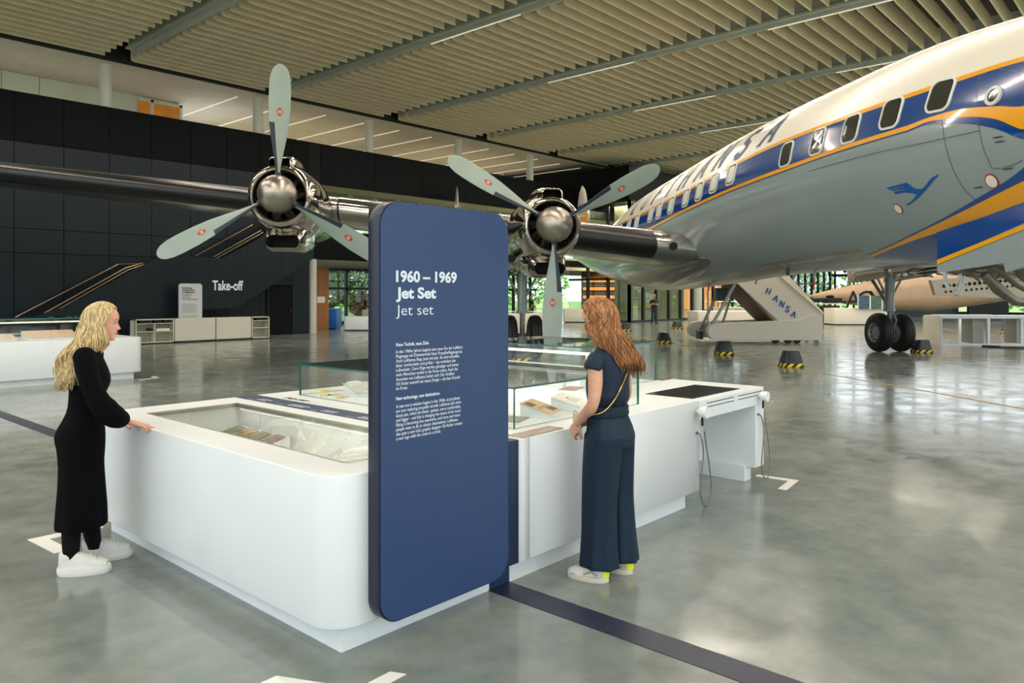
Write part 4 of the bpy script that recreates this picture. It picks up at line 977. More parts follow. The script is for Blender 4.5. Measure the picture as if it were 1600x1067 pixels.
# ---- nose gear bay door hanging on the near side, with linkages
dA, dB = 9.05, 10.9
def dpt(a, z, o_=0): return A(7.95-(z-2.2)*.25*0+o_, a, z)
def img_on_s(px, py, s):
    rx = (px-800)/FPX; t = s/(rx*CA+SA); return (CA-rx*SA)*t, CH-(py-HZY)*t/FPX
DS = 7.05
dp = [img_on_s(px, py, DS) for px, py in ((1463, 363), (1464.5, 426), (1568, 411), (1571, 425), (1660, 400), (1660, 285), (1599, 316), (1540, 338))]
mb = MB(); mb.prism([A(DS, a, z) for a, z in dp], A(.05, 0, 0)-A(0, 0, 0)); nd = PB(mb, 'nose_gear_door', M_fgrey, False)
bp_ = [img_on_s(px, py, DS-.006) for px, py in ((1463, 363), (1464.2, 408), (1600, 348), (1660, 318), (1660, 285), (1599, 316), (1540, 338))]
mb = MB(); mb.prism([A(DS-.006, a, z) for a, z in bp_], A(.004, 0, 0)-A(0, 0, 0)); PB(mb, 'door_blue', M_fblue, False)
bp_ = [img_on_s(px, py, DS-.01) for px, py in ((1464.2, 406), (1464.4, 413), (1600, 358), (1660, 328), (1660, 320), (1600, 351))]
mb = MB(); mb.prism([A(DS-.01, a, z) for a, z in bp_], A(.004, 0, 0)-A(0, 0, 0)); PB(mb, 'door_yellow', M_fyel, False)
ln = MB(); P_ = lambda px, py, d: atd(px, py, d)
ln.tube([P_(1538, 428, 10.6), P_(1560, 452, 10.6), P_(1585, 470, 10.6), P_(1620, 474, 10.6)], [.07, .08, .07, .06], 10)
ln.tube([P_(1550, 415, 10.9), P_(1590, 445, 10.9), P_(1640, 470, 10.9)], .05, 8)
ln.tube([P_(1590, 395, 11.2), P_(1600, 430, 11.2), P_(1640, 460, 11.2)], .09, 10)
for k in range(14): ln.tube([P_(1500+rnd.random()*110, 408+rnd.random()*18, 11.5), P_(1500+rnd.random()*110, 415+rnd.random()*25, 11.5)], .02, 6)
PB(ln, 'nose_gear_linkage', mat('linkage', (128, 120, 106), .35, .7, var=.25, scale=4))
PB(MB().tube([P_(1476, 425, 11.6), P_(1477, 440, 11.6), P_(1482, 450, 11.6)], .03, 8).tube([P_(1499, 428, 11.6), P_(1504, 440, 11.6), P_(1500, 453, 11.6), P_(1494, 461, 11.6)], [.03, .045, .045, .05], 8), 'door_hinge', M_wframe)
# nose gear (out of frame but carries the nose)
ng = empty('nose_gear', tuple(A(SC, 6.6, 0)-plane.location)); ng.parent = plane; bse = A(SC, 6.6, 0)
MB().tube([A(SC, 6.6, .42)-bse, A(SC, 6.6, 2.2)-bse], .08, 12).build('strut', M_strut, ng, True)
for k in (-1, 1): wheel(SC+k*.25, 6.6, .42, .42, .24, ng)
# ================================================================ THINGS ON THE FLOOR
def hazard_mat():
    m = bpy.data.materials.new('hazard_stripes'); m.use_nodes = True; n = m.node_tree.nodes; l = m.node_tree.links; b = n['Principled BSDF']; b.inputs['Roughness'].default_value = .5
    t = n.new('ShaderNodeTexCoord'); w = n.new('ShaderNodeTexWave'); w.wave_type = 'BANDS'; w.bands_direction = 'DIAGONAL'; w.inputs['Scale'].default_value = 3.2
    l.new(t.outputs['Object'], w.inputs['Vector']); r = n.new('ShaderNodeValToRGB'); r.color_ramp.interpolation = 'CONSTANT'
    r.color_ramp.elements[0].color = (*lin((24, 24, 24)), 1); r.color_ramp.elements[1].position = .5; r.color_ramp.elements[1].color = (*lin((226, 196, 30)), 1)
    l.new(w.outputs['Fac'], r.inputs[0]); l.new(r.outputs[0], b.inputs['Base Color']); return m
M_haz = hazard_mat(); M_cone = mat('cone_dark', (38, 46, 50), .35)
cone_n = 0
def cone(px, py, lab, tape=None):
    p = G(px, py) if tape is None else tape
    e = empty('barrier_base', (p.x, p.y, 0), YAW)
    sq = lambda r, z: [(x, y, z) for x, y in rrect(-r, -r, r, r, r*.45, 5)]
    MB().rings([sq(.245, .095), sq(.235, .12), sq(.165, .37), sq(.15, .385)], True).build('body', M_cone, e, True)
    MB().rings([sq(.25, 0), sq(.252, .02), sq(.245, .095)], True).build('striped_foot', M_haz, e, 'all')
    return tag(e, lab, 'barrier base', 'dark barrier feet with hazard stripes')
cone(1236, 573, 'dark barrier foot with hazard stripes, nearest and largest, right of the mobile stairs')
cone(1131, 554, 'dark barrier foot with hazard stripes in front of the mobile stairs, second nearest')
cone(1037, 536, 'dark barrier foot with hazard stripes directly right of the woman in the jumpsuit')
cone(1058, 514, 'small dark barrier foot with hazard stripes behind the mobile stairs near the standing man')
cone(978, 517, 'small dark barrier foot half hidden by the red-haired woman')
cone(1440, 551, 'dark barrier foot with hazard stripes touching the right landing gear wheels')
cone(1575, 521, 'dark barrier foot seen through the open white table on the right')
cone(816, 564, 'dark barrier foot with hazard stripes behind the glass case beside the left landing gear')
# --- showcase at the far left
sc_ = empty('showcase', (2.2, 16.1, 0)); L_ = 4.33
tag(sc_, 'long white showcase with rounded end and lit glass top at the far left', 'showcase')
plate('cabinet_body', rrect(0, 0, L_, 2.0, (.0, .14, .14, 0)), [], .13, .84, M_white, sc_, .008); MB().box((0, .1, 0), (L_-.15, 1.9, .13)).build('plinth', M_white, sc_)
for a, b, ax in (((.2, .25, .84), (3.55, .26, 1.25), 1), ((3.54, .26, .84), (3.55, 1.7, 1.25), 0), ((.2, .25, 1.25), (3.55, 1.7, 1.26), 2), ((.2, 1.69, .84), (3.55, 1.7, 1.25), 1)): pane('glass_side', a, b, ax, sc_)
MB().box((.3, .4, 1.17), (3.5, .44, 1.2)).build('light_bar', M_led, sc_)
MB().bar((.2, .25, 1.255), (3.55, .25, 1.255), .02).bar((3.55, .25, 1.255), (3.55, 1.7, 1.255), .02).bar((3.55, .25, .84), (3.55, .25, 1.25), .012).build('glass_edge', M_glassedge, sc_)
MB().bar((.9, .9, .95), (3.0, .9, .95), .03).bar((3.0, .9, .84), (3.0, .9, .96), .03).bar((.9, .9, .84), (.9, .9, .96), .03).build('display_rack', M_beam, sc_)
p = G(50, 521, .9); sheet('open_book', (5.0, 16.7, .84), 0, .9, .5, .25, mat('book_beige', (224, 190, 160), .6, var=.06), 'large open beige book lying under the lit glass of the far left showcase', 'book', stand=.04)
sheet('open_book', (4.2, 16.75, .84), 0, .4, .4, .2, mat('book_cream', (226, 204, 180), .6), 'smaller cream book beside the large beige one in the far left showcase', 'book', stand=.04)
# --- cabinets with the stele against the stair wall
cv = 26.75
def cab(px0, px1, kind, lab):
    a = onV(px0, 500, cv).x; b = onV(px1, 500, cv).x; w = b-a; e = empty('low_cabinet', (a, cv, 0)); m = mat('cabinet_cream', (206, 204, 186), .5)
    if kind == 'shelf':
        MB().box((0, .05, .04), (.03, .5, .86)).box((w-.03, .05, .04), (w, .5, .86)).box((0, .0, .83), (w, .5, .86)).box((0, 0, .04), (w, .5, .07)).box((0, .47, .04), (w, .5, .86)).box((0, 0, .04), (.03, .1, .86)).box((w-.03, 0, .04), (w, .1, .86)).build('carcass', m, e)
        MB().box((.03, .02, .42), (w-.03, .47, .445)).build('shelf', m, e); MB().box((.03, .02, .70), (w-.03, .47, .72)).build('shelf', m, e)
        if w > 1: MB().box((w/2-.012, .02, .07), (w/2+.012, .47, .7)).build('divider', m, e)
    else:
        MB().box((.01, .03, .05), (w-.01, .5, .86)).build('carcass', m, e); MB().box((.012, 0, .07), (w-.012, .028, .83)).build('door', m, e, bevel=.004)
    return tag(e, lab, 'cabinet', 'low cabinets along the stair wall'), a, w
c1, a1_, w1_ = cab(212, 272, 'shelf', 'open cream shelf cabinet at the left end of the cabinet row by the stairs')
cab(273, 337, 'door', 'cream cabinet with closed front standing left of centre in the row, under the grey stele'); cab(338, 393, 'door', 'cream cabinet with closed front right of centre in the row by the stairs')
c4, a4_, w4_ = cab(394, 421, 'shelf', 'narrow open cream shelf cabinet at the right end of the row')
for i, (f, z, w, h) in enumerate(((.12, .72, .3, .10), (.52, .72, .2, .10), (.76, .72, .18, .10), (.36, .445, .12, .10))):
    o = MB().box((0, 0, 0), (w*w1_*.9, .25, h)).build('dark_box', M_black, None, bevel=.01); o.location = (a1_+f*w1_, cv+.08, z)
    tag(o, ('widest dark box on the upper shelf of the left end cabinet', 'middle dark box on the upper shelf of the left end cabinet', 'dark box at the right of the upper shelf of the left end cabinet', 'dark rounded item on the middle shelf of the left end cabinet')[i], 'box', 'dark boxes in the cream shelf')
o = MB().box((0, 0, 0), (w1_*.36, .3, .08)).build('paper_stack', M_paper, None, bevel=.01); o.location = (a1_+.56*w1_, cv+.1, .445); tag(o, 'stack of pale papers on the middle shelf of the left end cabinet', 'papers')
o = MB().box((0, 0, 0), (w4_*.6, .25, .08)).build('dark_box', M_black, None, bevel=.01); o.location = (a4_+.3*w4_, cv+.08, .72); tag(o, 'dark box in the narrow right end cabinet', 'box')
sx = onV(279, 470, cv+.6).x; sx2 = onV(315, 470, cv+.6).x
stl = empty('info_stele', (sx, cv+.55, 0)); w = sx2-sx
o = plate('stele_board', rrect(0, 0, w, 2.12, .1, 8), [], 0, .08, mat('stele_grey', (190, 194, 196), .5), stl, .004); o.data.transform(Matrix.Rotation(R_(90), 4, 'X')); o.data.transform(Matrix.Translation((0, .08, 0)))
for i, (t, z, sz) in enumerate((('Gründung,', 1.93, .085), ('Wiederaufbau', 1.85, .085), ('und Moderne', 1.77, .085), ('Foundation,', 1.68, .08), ('rebuilding', 1.60, .08), ('and modernisation', 1.52, .08))): lettering(t, (.1, -.006, z), (1, 0, 0), (0, 0, 1), sz, M_textk, stl, bold=.002 if i < 3 else 0)
pr = MB(); rnd = random.Random(8)
for k in range(16):
    x_ = .1; z_ = 1.36-.045*k-(.06 if k > 7 else 0)
    while x_ < .60: w_ = rnd.uniform(.03, .09); pr.box((x_, -.0055, z_), (x_+w_, -.0045, z_+.014)); x_ += w_+.012
pr = pr.build('small_print', mat('text_grey', (130, 134, 136), .6), stl); pr['kind'] = 'stuff'
tag(stl, 'light grey information stele with rounded top behind the low cabinets', 'stele')
a = onV(332, 453, SV-.01); b = onV(380, 453, SV-.01)
tk = lettering('Take-off', (a.x, SV-.004, a.z), (1, 0, 0), (0, 0, 1), .52, M_text, None, width=b.x-a.x, bold=.012, extrude=.004)
tk.name = 'wall_lettering'; tag(tk, 'white lettering reading Take-off on the dark stair wall', 'lettering')
# --- foyer counters
def blk(name, px, py, w, dpt_, h, m, lab, cat, r=.05, rz=None, z0=.0, group=None, base=True):
    p = G(px, py); e = empty(name, (p.x, p.y, 0), YAW-R_(90) if rz is None else rz)
    plate('counter_body', rrect(-w/2, 0, w/2, dpt_, r, 5), [], z0+.06, h, m, e, .01)
    if base: MB().box((-w/2+.06, .06, 0), (w/2-.06, dpt_-.06, z0+.06)).build('plinth', M_frame, e)
    return tag(e, lab, cat, group)
blk('reception_desk', 512, 515, .85, 1.2, 1.02, mat('bright_blue', (10, 96, 178), .35), 'bright blue reception desk in the foyer left of the navy sign', 'desk')
blk('foyer_counter', 556, 517, 1.2, .7, .68, M_white, 'low white rounded counter in front of the blue reception desk', 'counter', .2)
blk('display_counter', 575, 514, .6, .5, .95, M_beam, 'grey-white upright block partly hidden by the navy sign edge', 'block')
blk('display_counter', 825, 523, 2.3, 1.2, .9, M_cream, 'cream showcase behind the left landing gear', 'showcase', .1)
MB().box((-.9, .3, .98), (.9, .34, 1.0)).build('light_bar', M_led, bpy.data.objects['display_counter.002'] if 'display_counter.002' in bpy.data.objects else None)
blk('bar_counter', 899, 504, 1.4, .7, .85, M_cream, 'low white counter left of the red-haired woman at the far glazing', 'counter')
blk('bar_counter', 985, 503, .95, .5, .95, M_cream, 'white podium right of the red-haired woman at the far glazing', 'podium')
blk('display_counter', 1180, 516, 5.5, 2.2, .9, M_cream, 'white display counter seen behind the mobile stairs', 'counter', .1)
blk('bar_counter', 1345, 508, 3.0, 1.4, .95, M_cream, 'cream display block right of the black trolley', 'counter', .03)
for i, px in enumerate((1350, 1369, 1388)):
    p = atd(px, 483, 42); o = MB().box((-.30, 0, 0), (.30, .05, .75)).build('image_board', mat('board_%d' % i, ((60, 90, 110), (70, 104, 84), (50, 78, 100))[i], .4, var=.6, scale=7)); o.location = p; o.rotation_euler = (0, 0, YAW-R_(90))
    f = MB().box((-.34, -.01, 0), (-.30, .06, .78)).box((.30, -.01, 0), (.34, .06, .78)).build('board_frame', M_white, o)
    tag(o, ('bluish picture board, leftmost of the three below the corrugated aircraft', 'greenish picture board, middle of the three below the corrugated aircraft', 'dark blue picture board, rightmost of the three below the corrugated aircraft')[i], 'board', 'picture boards on the cream block')
# black trolley with cases
p = G(1291, 505.5); e = empty('equipment_trolley', (p.x, p.y, 0), YAW-R_(90)); tag(e, 'black equipment trolley with shelves behind the mobile stairs', 'trolley')
MB().box((-.95, 0, .05), (.95, .9, .40)).build('lower_case', M_black, e, bevel=.03); MB().box((-.9, .05, .45), (-.05, .85, 1.05)).box((.05, .05, .45), (.85, .85, 1.05)).build('case', M_frame, e, bevel=.03)
MB().box((-1.0, -.05, 1.14), (1.0, .95, 1.2)).build('table_board', M_cream, e); MB().box((-.95, 0, 1.25), (.0, .85, 1.5)).box((.03, 0, 1.22), (.98, .85, 1.52)).build('padded_top', M_black, e, bevel=.05)
MB().ball((.35, .3, 1.6), (.25, .2, .1)).build('cable_heap', M_black, e, True)
MB().cyl((-.9, .1, 0), (-.9, .1, .06), .05, 10).cyl((.9, .1, 0), (.9, .1, .06), .05, 10).build('caster', M_black, e)
# --- mobile passenger stairs
SD = 26.6
stw = empty('mobile_stairs', tuple(W((1185-800)/FPX*SD, SD, 0)), YAW-R_(90)); tag(stw, 'cream mobile passenger stairs vehicle with blue lettering under the fuselage', 'airstair')
def q(px, py, dd=0.): d = SD+dd; return Vector(((px-800)/FPX*d-(1185-800)/FPX*SD, dd, CH-(py-HZY)*d/FPX))
def hull(px0, px1, dd, th, lab='hull'):
    ps = []
    a, b = q(px0, 520, dd), q(px1, 520, dd); r = .33
    top = [(a.x+.33, .70), (a.x+.14, .66), (a.x+.03, .54), (a.x, .40), (a.x+.03, .26), (a.x+.14, .14), (a.x+.33, .10)]
    bot = [(b.x-.12, .10), (b.x-.12, .02), (b.x-.0, .02), (b.x+.0, .2), (b.x+.06, .4), (b.x+.02, .7), (b.x, 1.05), (b.x-.5, .95), (b.x-.9, .82)]
    mb = MB(); mb.prism([Vector((x, dd, z)) for x, z in top+bot], (0, th, 0)); return mb.build(lab, M_cream, stw, bevel=.02)
hull(1106, 1284, 0, .35, 'chassis_side'); hull(1076, 1268, 1.9, .35, 'chassis_side')
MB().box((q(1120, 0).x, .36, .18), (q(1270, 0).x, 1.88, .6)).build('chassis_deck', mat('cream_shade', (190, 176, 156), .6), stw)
def para(pts, dd, th, name, m): 
    mb = MB(); mb.prism([q(x, y, dd) for x, y in pts], (0, th, 0)); return mb.build(name, m, stw, bevel=.015)
para([(1100, 392), (1196, 392), (1286, 487), (1286, 509), (1224, 509), (1150, 441)], .02, .10, 'stair_side', M_cream); para([(1100, 392), (1192, 392), (1282, 487), (1282, 509), (1219, 509), (1146, 441)], 2.0, .10, 'stair_side', M_cream)
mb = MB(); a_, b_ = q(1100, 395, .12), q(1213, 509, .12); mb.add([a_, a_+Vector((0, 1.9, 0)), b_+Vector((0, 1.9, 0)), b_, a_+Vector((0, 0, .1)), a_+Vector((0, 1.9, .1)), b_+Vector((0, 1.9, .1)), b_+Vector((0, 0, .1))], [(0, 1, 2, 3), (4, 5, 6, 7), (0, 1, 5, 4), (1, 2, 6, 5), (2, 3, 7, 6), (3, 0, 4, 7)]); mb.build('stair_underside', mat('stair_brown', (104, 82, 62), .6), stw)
st_ = MB(); 
for k in range(14): pp = q(1128+k*10.5, 400+k*7.5, .15); st_.box((pp.x, .15, pp.z-.03), (pp.x+.28, 1.95, pp.z))
st_.build('step', M_frame, stw)
for k, (ch, px, py) in enumerate((('L', 1148, 399), ('U', 1157, 409), ('F', 1165, 419), ('T', 1173, 430), ('T', 1182, 439), ('H', 1201, 455), ('A', 1212, 466), ('N', 1222, 475), ('S', 1231, 483), ('A', 1240, 491))):
    if k in (3,): continue
    c = q(px, py, 0); u = .62; ex = Vector((math.cos(-R_(22)), 0, math.sin(-R_(22)))); ey = Vector((math.sin(R_(22)), 0, math.cos(R_(22)))); th = .2
    o = glyph(ch, lambda x, y, c=c: c+Vector((0, .002, 0))+ex*(x-.3)*.22+ey*(y-.5)*.20, .16).build('title_letter', mat('stair_letter', (20, 96, 176), .4), stw)
strut = MB(); strut.bar(q(1150, 441, .1), q(1108, 516, .1), .09).bar(q(1122, 456, 1.9), q(1090, 524, 1.9), .09).bar(q(1150, 441, 1.9), q(1125, 516, 1.9), .07).bar(q(1106, 455, .6), q(1106, 515, .6), .05).bar(q(1128, 480, .9), q(1106, 515, .9), .05).build('support_strut', mat('strut_grey', (150, 152, 146), .4, .4), stw)
MB().bar(q(1090, 523, .9), q(1096, 523, .9), .5, .3).build('jack_foot', M_frame, stw)
MB().tube([q(1197, 391, -.03), q(1219, 431, -.03), q(1286, 490, -.03)], .03, 8).build('handrail', M_cream, stw, True)
for px in (1212, 1232, 1246): pp = q(px, 531, .1); MB().cyl((pp.x, .06, .12), (pp.x, .25, .12), .12, 16).build('wheel', M_black, stw, True)
# dark items hung in the stair frame
MB().box(tuple(q(1120, 470, 1.0)), tuple(q(1134, 450, 1.3))).build('control_box', M_frame, stw)
# --- corrugated trimotor aircraft behind
JD = 46.0
ju = empty('corrugated_aircraft', tuple(W((1400-800)/FPX*JD, JD, 0)), YAW-R_(90)); tag(ju, 'tan corrugated old aircraft with black registration letters behind the landing gear', 'aircraft')
def jq(px, py, dd=0.): d = JD+dd; return Vector(((px-800)/FPX*d-(1400-800)/FPX*JD, dd, CH-(py-HZY)*d/FPX))
M_ju = mat('ju_skin', (206, 176, 146), .35, .35, var=.05, scale=2)
mb = MB(); rg = []
for px, yt_j, yb_j in ((1262, 462, 463.5), (1300, 452, 471), (1340, 443, 478), (1380, 433, 483), (1420, 422, 486), (1450, 414, 487), (1480, 408, 484), (1520, 404, 478), (1560, 404, 472), (1640, 404, 468)):
    c = jq(px, (yt_j+yb_j)/2, 2.0); h = (yb_j-yt_j)/2*JD/FPX; rg.append([Vector((c.x, c.y+math.copysign(abs(math.cos(t))**.7, math.cos(t))*max(.05, h*.9), c.z+math.copysign(abs(math.sin(t))**.7, math.sin(t))*h*(1+.012*(-1)**j))) for j, t in enumerate([2*math.pi*j/72 for j in range(72)])])
mb.rings(rg, True); mb.build('fuselage', M_ju, ju, 'all')
for k, (ch, px) in enumerate((('-', 1316), ('A', 1325), ('Q', 1343), ('U', 1361), ('I', 1378))):
    c = jq(px, 481-.25*k, 0); me = text_mesh(ch, 1.45, bold=.012); me.transform(frame_mat((c.x, c.y+.35, c.z), (1, 0, .04), (0, 0, 1))); link('registration_letter', me, M_textk, ju)
# wing with lightening holes towards the right
mb = MB(); mb.prism([jq(1455, 438, -5), jq(1462, 461, -5), jq(1640, 470, -5), jq(1640, 420, -5)], (0, .3, 0)); mb.build('wing_flap', mat('ju_flap', (150, 140, 124), .4, .5), ju)
for r_ in range(2):
    for k in range(16): c = jq(1478+8*k-r_*3, 456-.7*k-r_*9, -5.01); MB().cyl(c, c+Vector((0, .005, 0)), .10 if r_ else .07, 10).build('lightening_hole', M_void, ju)
# pale hull of the nacelle belly under the airliner (right)
# --- open white table on the right
TD = 25.5
tb = empty('open_table', tuple(W((1468-800)/FPX*TD, TD, 0)), YAW-R_(90)); tag(tb, 'long white open-framed display table on the right behind the landing gear', 'table')
tw = 4.6; m = M_white
MB().box((0, 0, .90), (tw, 1.0, 1.0)).build('table_top', m, tb, bevel=.01)
for x in (0, 1.62, 2.75, 4.5): MB().box((x, 0, .04), (x+.09, .09, .90)).build('leg', m, tb)
MB().box((0, 0, .0), (tw, .09, .05)).build('floor_rail', m, tb); MB().box((-.02, 0, 0), (.05, 1.0, .95)).build('side_panel', M_cream, tb)
for x_ in (1.3, 2.8): MB().box((x_, .3, .05), (x_+.37, .95, .88)).build('inner_cabinet', mat('cabinet_grey', (170, 166, 156), .5), tb)
lc_ = MB().box((.1, .3, 1.001), (2.0, .7, 1.03)).build('display_sheet', M_paper, None); lc_.location = tb.location; lc_.rotation_euler = tb.rotation_euler; tag(lc_, 'row of pale sheets lying on the open white table', 'papers')
MB().bar((.9, -1.2, .03), (2.8, -1.9, .03), .05).bar((1.4, -1.0, .03), (1.0, -.7, .03), .2, .05).build('t', M_black, None)
tt = bpy.data.objects['t']; tt.name = 'cable_cover'; tt.location = tb.location; tt.rotation_euler = tb.rotation_euler; tag(tt, 'black cable cover on the floor before the open white table', 'cable cover')
# lit showcases in the hall centre, far
for i, (px, py, w) in enumerate(((1215, 505, 3.5), (1160, 502, 2.5))):
    p = G(px, py+6); e = empty('lit_vitrine', (p.x, p.y, 0), YAW-R_(90)); MB().box((-w/2, .4, .95), (w/2, 1.6, 1.0)).build('vitrine_top', M_cream, e); MB().box((-w/2, .5, 0), (w/2, 1.5, .95)).build('vitrine_base', M_cream, e); MB().box((-w/2, .45, 1.3), (w/2, .5, 1.34)).build('light_bar', M_led, e)
    MB().box((-w/2, .45, 1.0), (-w/2+.04, .49, 1.3)).box((w/2-.04, .45, 1.0), (w/2, .49, 1.3)).build('post', M_frame, e)
    tag(e, ('wide lit vitrine seen through the frame of the mobile stairs', 'smaller lit vitrine left behind the stair struts')[i], 'vitrine')
p = atd(1010, 260, 56); c = MB().cyl((0, 0, 0), (0, 0, 12.9), .38, 20).build('column', M_col, None, True); c.location = (p.x, p.y, 0); struct(c)
p = atd(1090, 260, 52); c = MB().cyl((0, 0, 0), (0, 0, 12.9), .3, 20).build('column', M_col, None, True); c.location = (p.x, p.y, 0); struct(c)
# ================================================================ PEOPLE
def ell(c, ax, ay, n=32, up=None, tilt=0, rip=0., rk=9, ph=0., sq=1.0):
    out = []
    for k in range(n):
        t = 2*math.pi*k/n; r = 1+rip*math.sin(rk*t+ph); ct, st = math.cos(t), math.sin(t)
        x = math.copysign(abs(ct)**sq, ct)*ax*r; y = math.copysign(abs(st)**sq, st)*ay*r; out.append(Vector((c[0]+x, c[1]+y, c[2]+x*tilt)))
    return out
def head_mb(mb, M, female=True):
    # rows: height, front, back, half width   (face looks along +x, units metres)
    T_ = [(-.118, .040, .000, .018), (-.112, .074, -.015, .032), (-.098, .087, -.030, .044), (-.084, .083, -.045, .052), (-.074, .088, -.052, .056), (-.066, .086, -.058, .059), (-.058, .089, -.062, .061), (-.048, .086, -.068, .064), (-.036, .085, -.078, .067), (-.020, .084, -.088, .069), (-.004, .083, -.094, .071), (.012, .086, -.098, .073), (.030, .091, -.100, .075), (.050, .089, -.098, .075), (.070, .080, -.092, .072), (.088, .062, -.078, .062), (.102, .036, -.054, .044), (.110, .006, -.028, .022)]
    rg = []
    N = 48
    for i in range(61):
        z = -.118+.228*i/60; f, b, w = interp(T_, z); r = []
        for k in range(N):
            t = 2*math.pi*k/N; ct, st = math.cos(t), math.sin(t)
            x = (f if ct > 0 else -b)*math.copysign(abs(ct)**.86, ct); y = w*math.copysign(abs(st)**.92, st)
            if ct > 0:
                nose = 0
                if -.048 < z < .016: nose = (.025*math.exp(-((z+.032)/.011)**2)+.018*math.exp(-((z+.012)/.016)**2))*math.exp(-(y/(.008+.006*math.exp(-((z+.036)/.010)**2)))**2)
                lips = .007*(math.exp(-((z+.057)/.0045)**2)+math.exp(-((z+.069)/.005)**2))*math.exp(-(y/.019)**2)-.003*math.exp(-((z+.063)/.003)**2)*math.exp(-(y/.02)**2)
                eye = -.010*math.exp(-((z-.004)/.010)**2)*(math.exp(-((y-.031)/.014)**2)+math.exp(-((y+.031)/.014)**2)); brow = .003*math.exp(-((z-.022)/.006)**2)*math.exp(-((abs(y)-.032)/.018)**2)
                x += nose+lips+eye+brow
            r.append(M @ Vector((x, y, z)))
        rg.append(r)
    mb.rings(rg, True)
    for s in (-1, 1):                              # ears
        mb.tube([M @ Vector((-.006, s*.070, -.032)), M @ Vector((-.012, s*.078, -.012)), M @ Vector((-.016, s*.082, .012)), M @ Vector((-.008, s*.076, .026))], [(.007, .006), (.011, .008), (.013, .008), (.008, .006)], 10)
def face_parts(M, root, lip=(178, 92, 84), brow=(120, 88, 56), eye=(70, 84, 90)):
    for s in (-1, 1):
        c = M @ Vector((.072, s*.031, .004)); MB().ball(c, .0108, 14, 10).build('eye', mat('eye_white', (176, 166, 158), .2), root, True)
        c2 = M @ Vector((.0815, s*.032, .003)); MB().ball(c2, .0042, 10, 8).build('iris', mat('iris_%d' % eye[0], eye, .2), root, True)
        br = MB().tube([M @ Vector((.088, s*.014, .021)), M @ Vector((.086, s*.030, .027)), M @ Vector((.074, s*.047, .022))], [(.0022, .003), (.002, .0036), (.001, .0015)], 6); br.build('eyebrow', mat('brow_%d' % brow[0], brow, .8), root, True)
        ls = MB().tube([M @ Vector((.0835, s*.020, .009)), M @ Vector((.0865, s*.031, .0125)), M @ Vector((.080, s*.044, .008))], .0012, 5); ls.build('eyelash', M_textk, root)
    lp_ = MB().tube([M @ Vector((.084, -.020, -.062)), M @ Vector((.0935, -.009, -.0585)), M @ Vector((.0955, 0, -.0600)), M @ Vector((.0935, .009, -.0585)), M @ Vector((.084, .020, -.062))], [(.001, .001), (.0025, .0035), (.003, .0035), (.0025, .0035), (.001, .001)], 8)
    lp_.tube([M @ Vector((.083, -.018, -.064)), M @ Vector((.093, -.008, -.0685)), M @ Vector((.0945, 0, -.0695)), M @ Vector((.093, .008, -.0685)), M @ Vector((.083, .018, -.064))], [(.001, .001), (.003, .0035), (.0035, .004), (.003, .0035), (.001, .001)], 8)
    lp_.build('lips', mat('lips_%d' % lip[0], lip, .4), root, True)
def hand(mb, wrist, fdir, palm_n, side, curl=(.2, .2, .2, .2), spread=.10, L=.175, thumb=(.9, .3), wr=.024):
    """wrist, pointing fdir, palm faces palm_n, thumb on 'side' (+1/-1 of fdir x palm_n). returns fingertips"""
    f = Vector(fdir).normalized(); pn = Vector(palm_n); pn = (pn-f*pn.dot(f)).normalized(); sd = f.cross(pn).normalized()*side
    k = L/.18; w = Vector(wrist)
    mb.tube([w-f*.03, w, w+f*.02*k, w+f*.05*k, w+f*.078*k, w+f*.092*k], [(wr*1.0, wr*.8), (wr, wr*.78), (wr*1.15, .016), (.034*k, .015*k), (.038*k, .0135*k), (.034*k, .010*k)], 16) if False else None
    rg = []
    for t, hw, hh in ((-.03, wr, wr*.8), (0, wr, wr*.75), (.022, .028, .017), (.05, .036, .0155), (.078, .039, .0135), (.094, .034, .010)):
        c = w+f*t*k; rg.append([c+sd*hw*k*math.cos(u)+pn*hh*k*math.sin(u) for u in [2*math.pi*j/18 for j in range(18)]])
    mb.rings(rg, True); tips = []
    for i, (o_, ln, r) in enumerate(((.027, .070, .0088), (.009, .078, .0092), (-.010, .073, .0088), (-.027, .057, .0078))):
        a = spread*(1.5-i)*.9; d = (f*math.cos(a)+sd*math.sin(a)).normalized(); p = w+f*.080*k+sd*o_*k; pts = [p-f*.02*k, p]; rs = [r*.95*k, r*k]; cu_ = curl[i]; c_ = cu_*.6
        for j, q_ in enumerate((.45, .32, .23)):
            dd = (d*math.cos(c_)+pn*math.sin(c_)).normalized(); p = p+dd*ln*q_*k; pts.append(p); rs.append(r*(.93-.10*j)*k); c_ += cu_
        pts.append(p+dd*.004); rs.append(r*.45*k); mb.tube(pts, rs, 10); tips.append((p, dd, pn))
    d = (f*math.cos(thumb[0])+sd*math.sin(thumb[0])+pn*thumb[1]).normalized(); p = w+f*.018*k+sd*.020*k; d2 = (d+f*.35).normalized()
    p1 = p+d*.040*k; p2 = p1+d2*.032*k; p3 = p2+(d2+f*.15).normalized()*.024*k
    mb.tube([p, p1, p2, p3, p3+d2*.004], [.0135*k, .0115*k, .0100*k, .0085*k, .004], 10); tips.append((p3, d2, pn))
    return tips
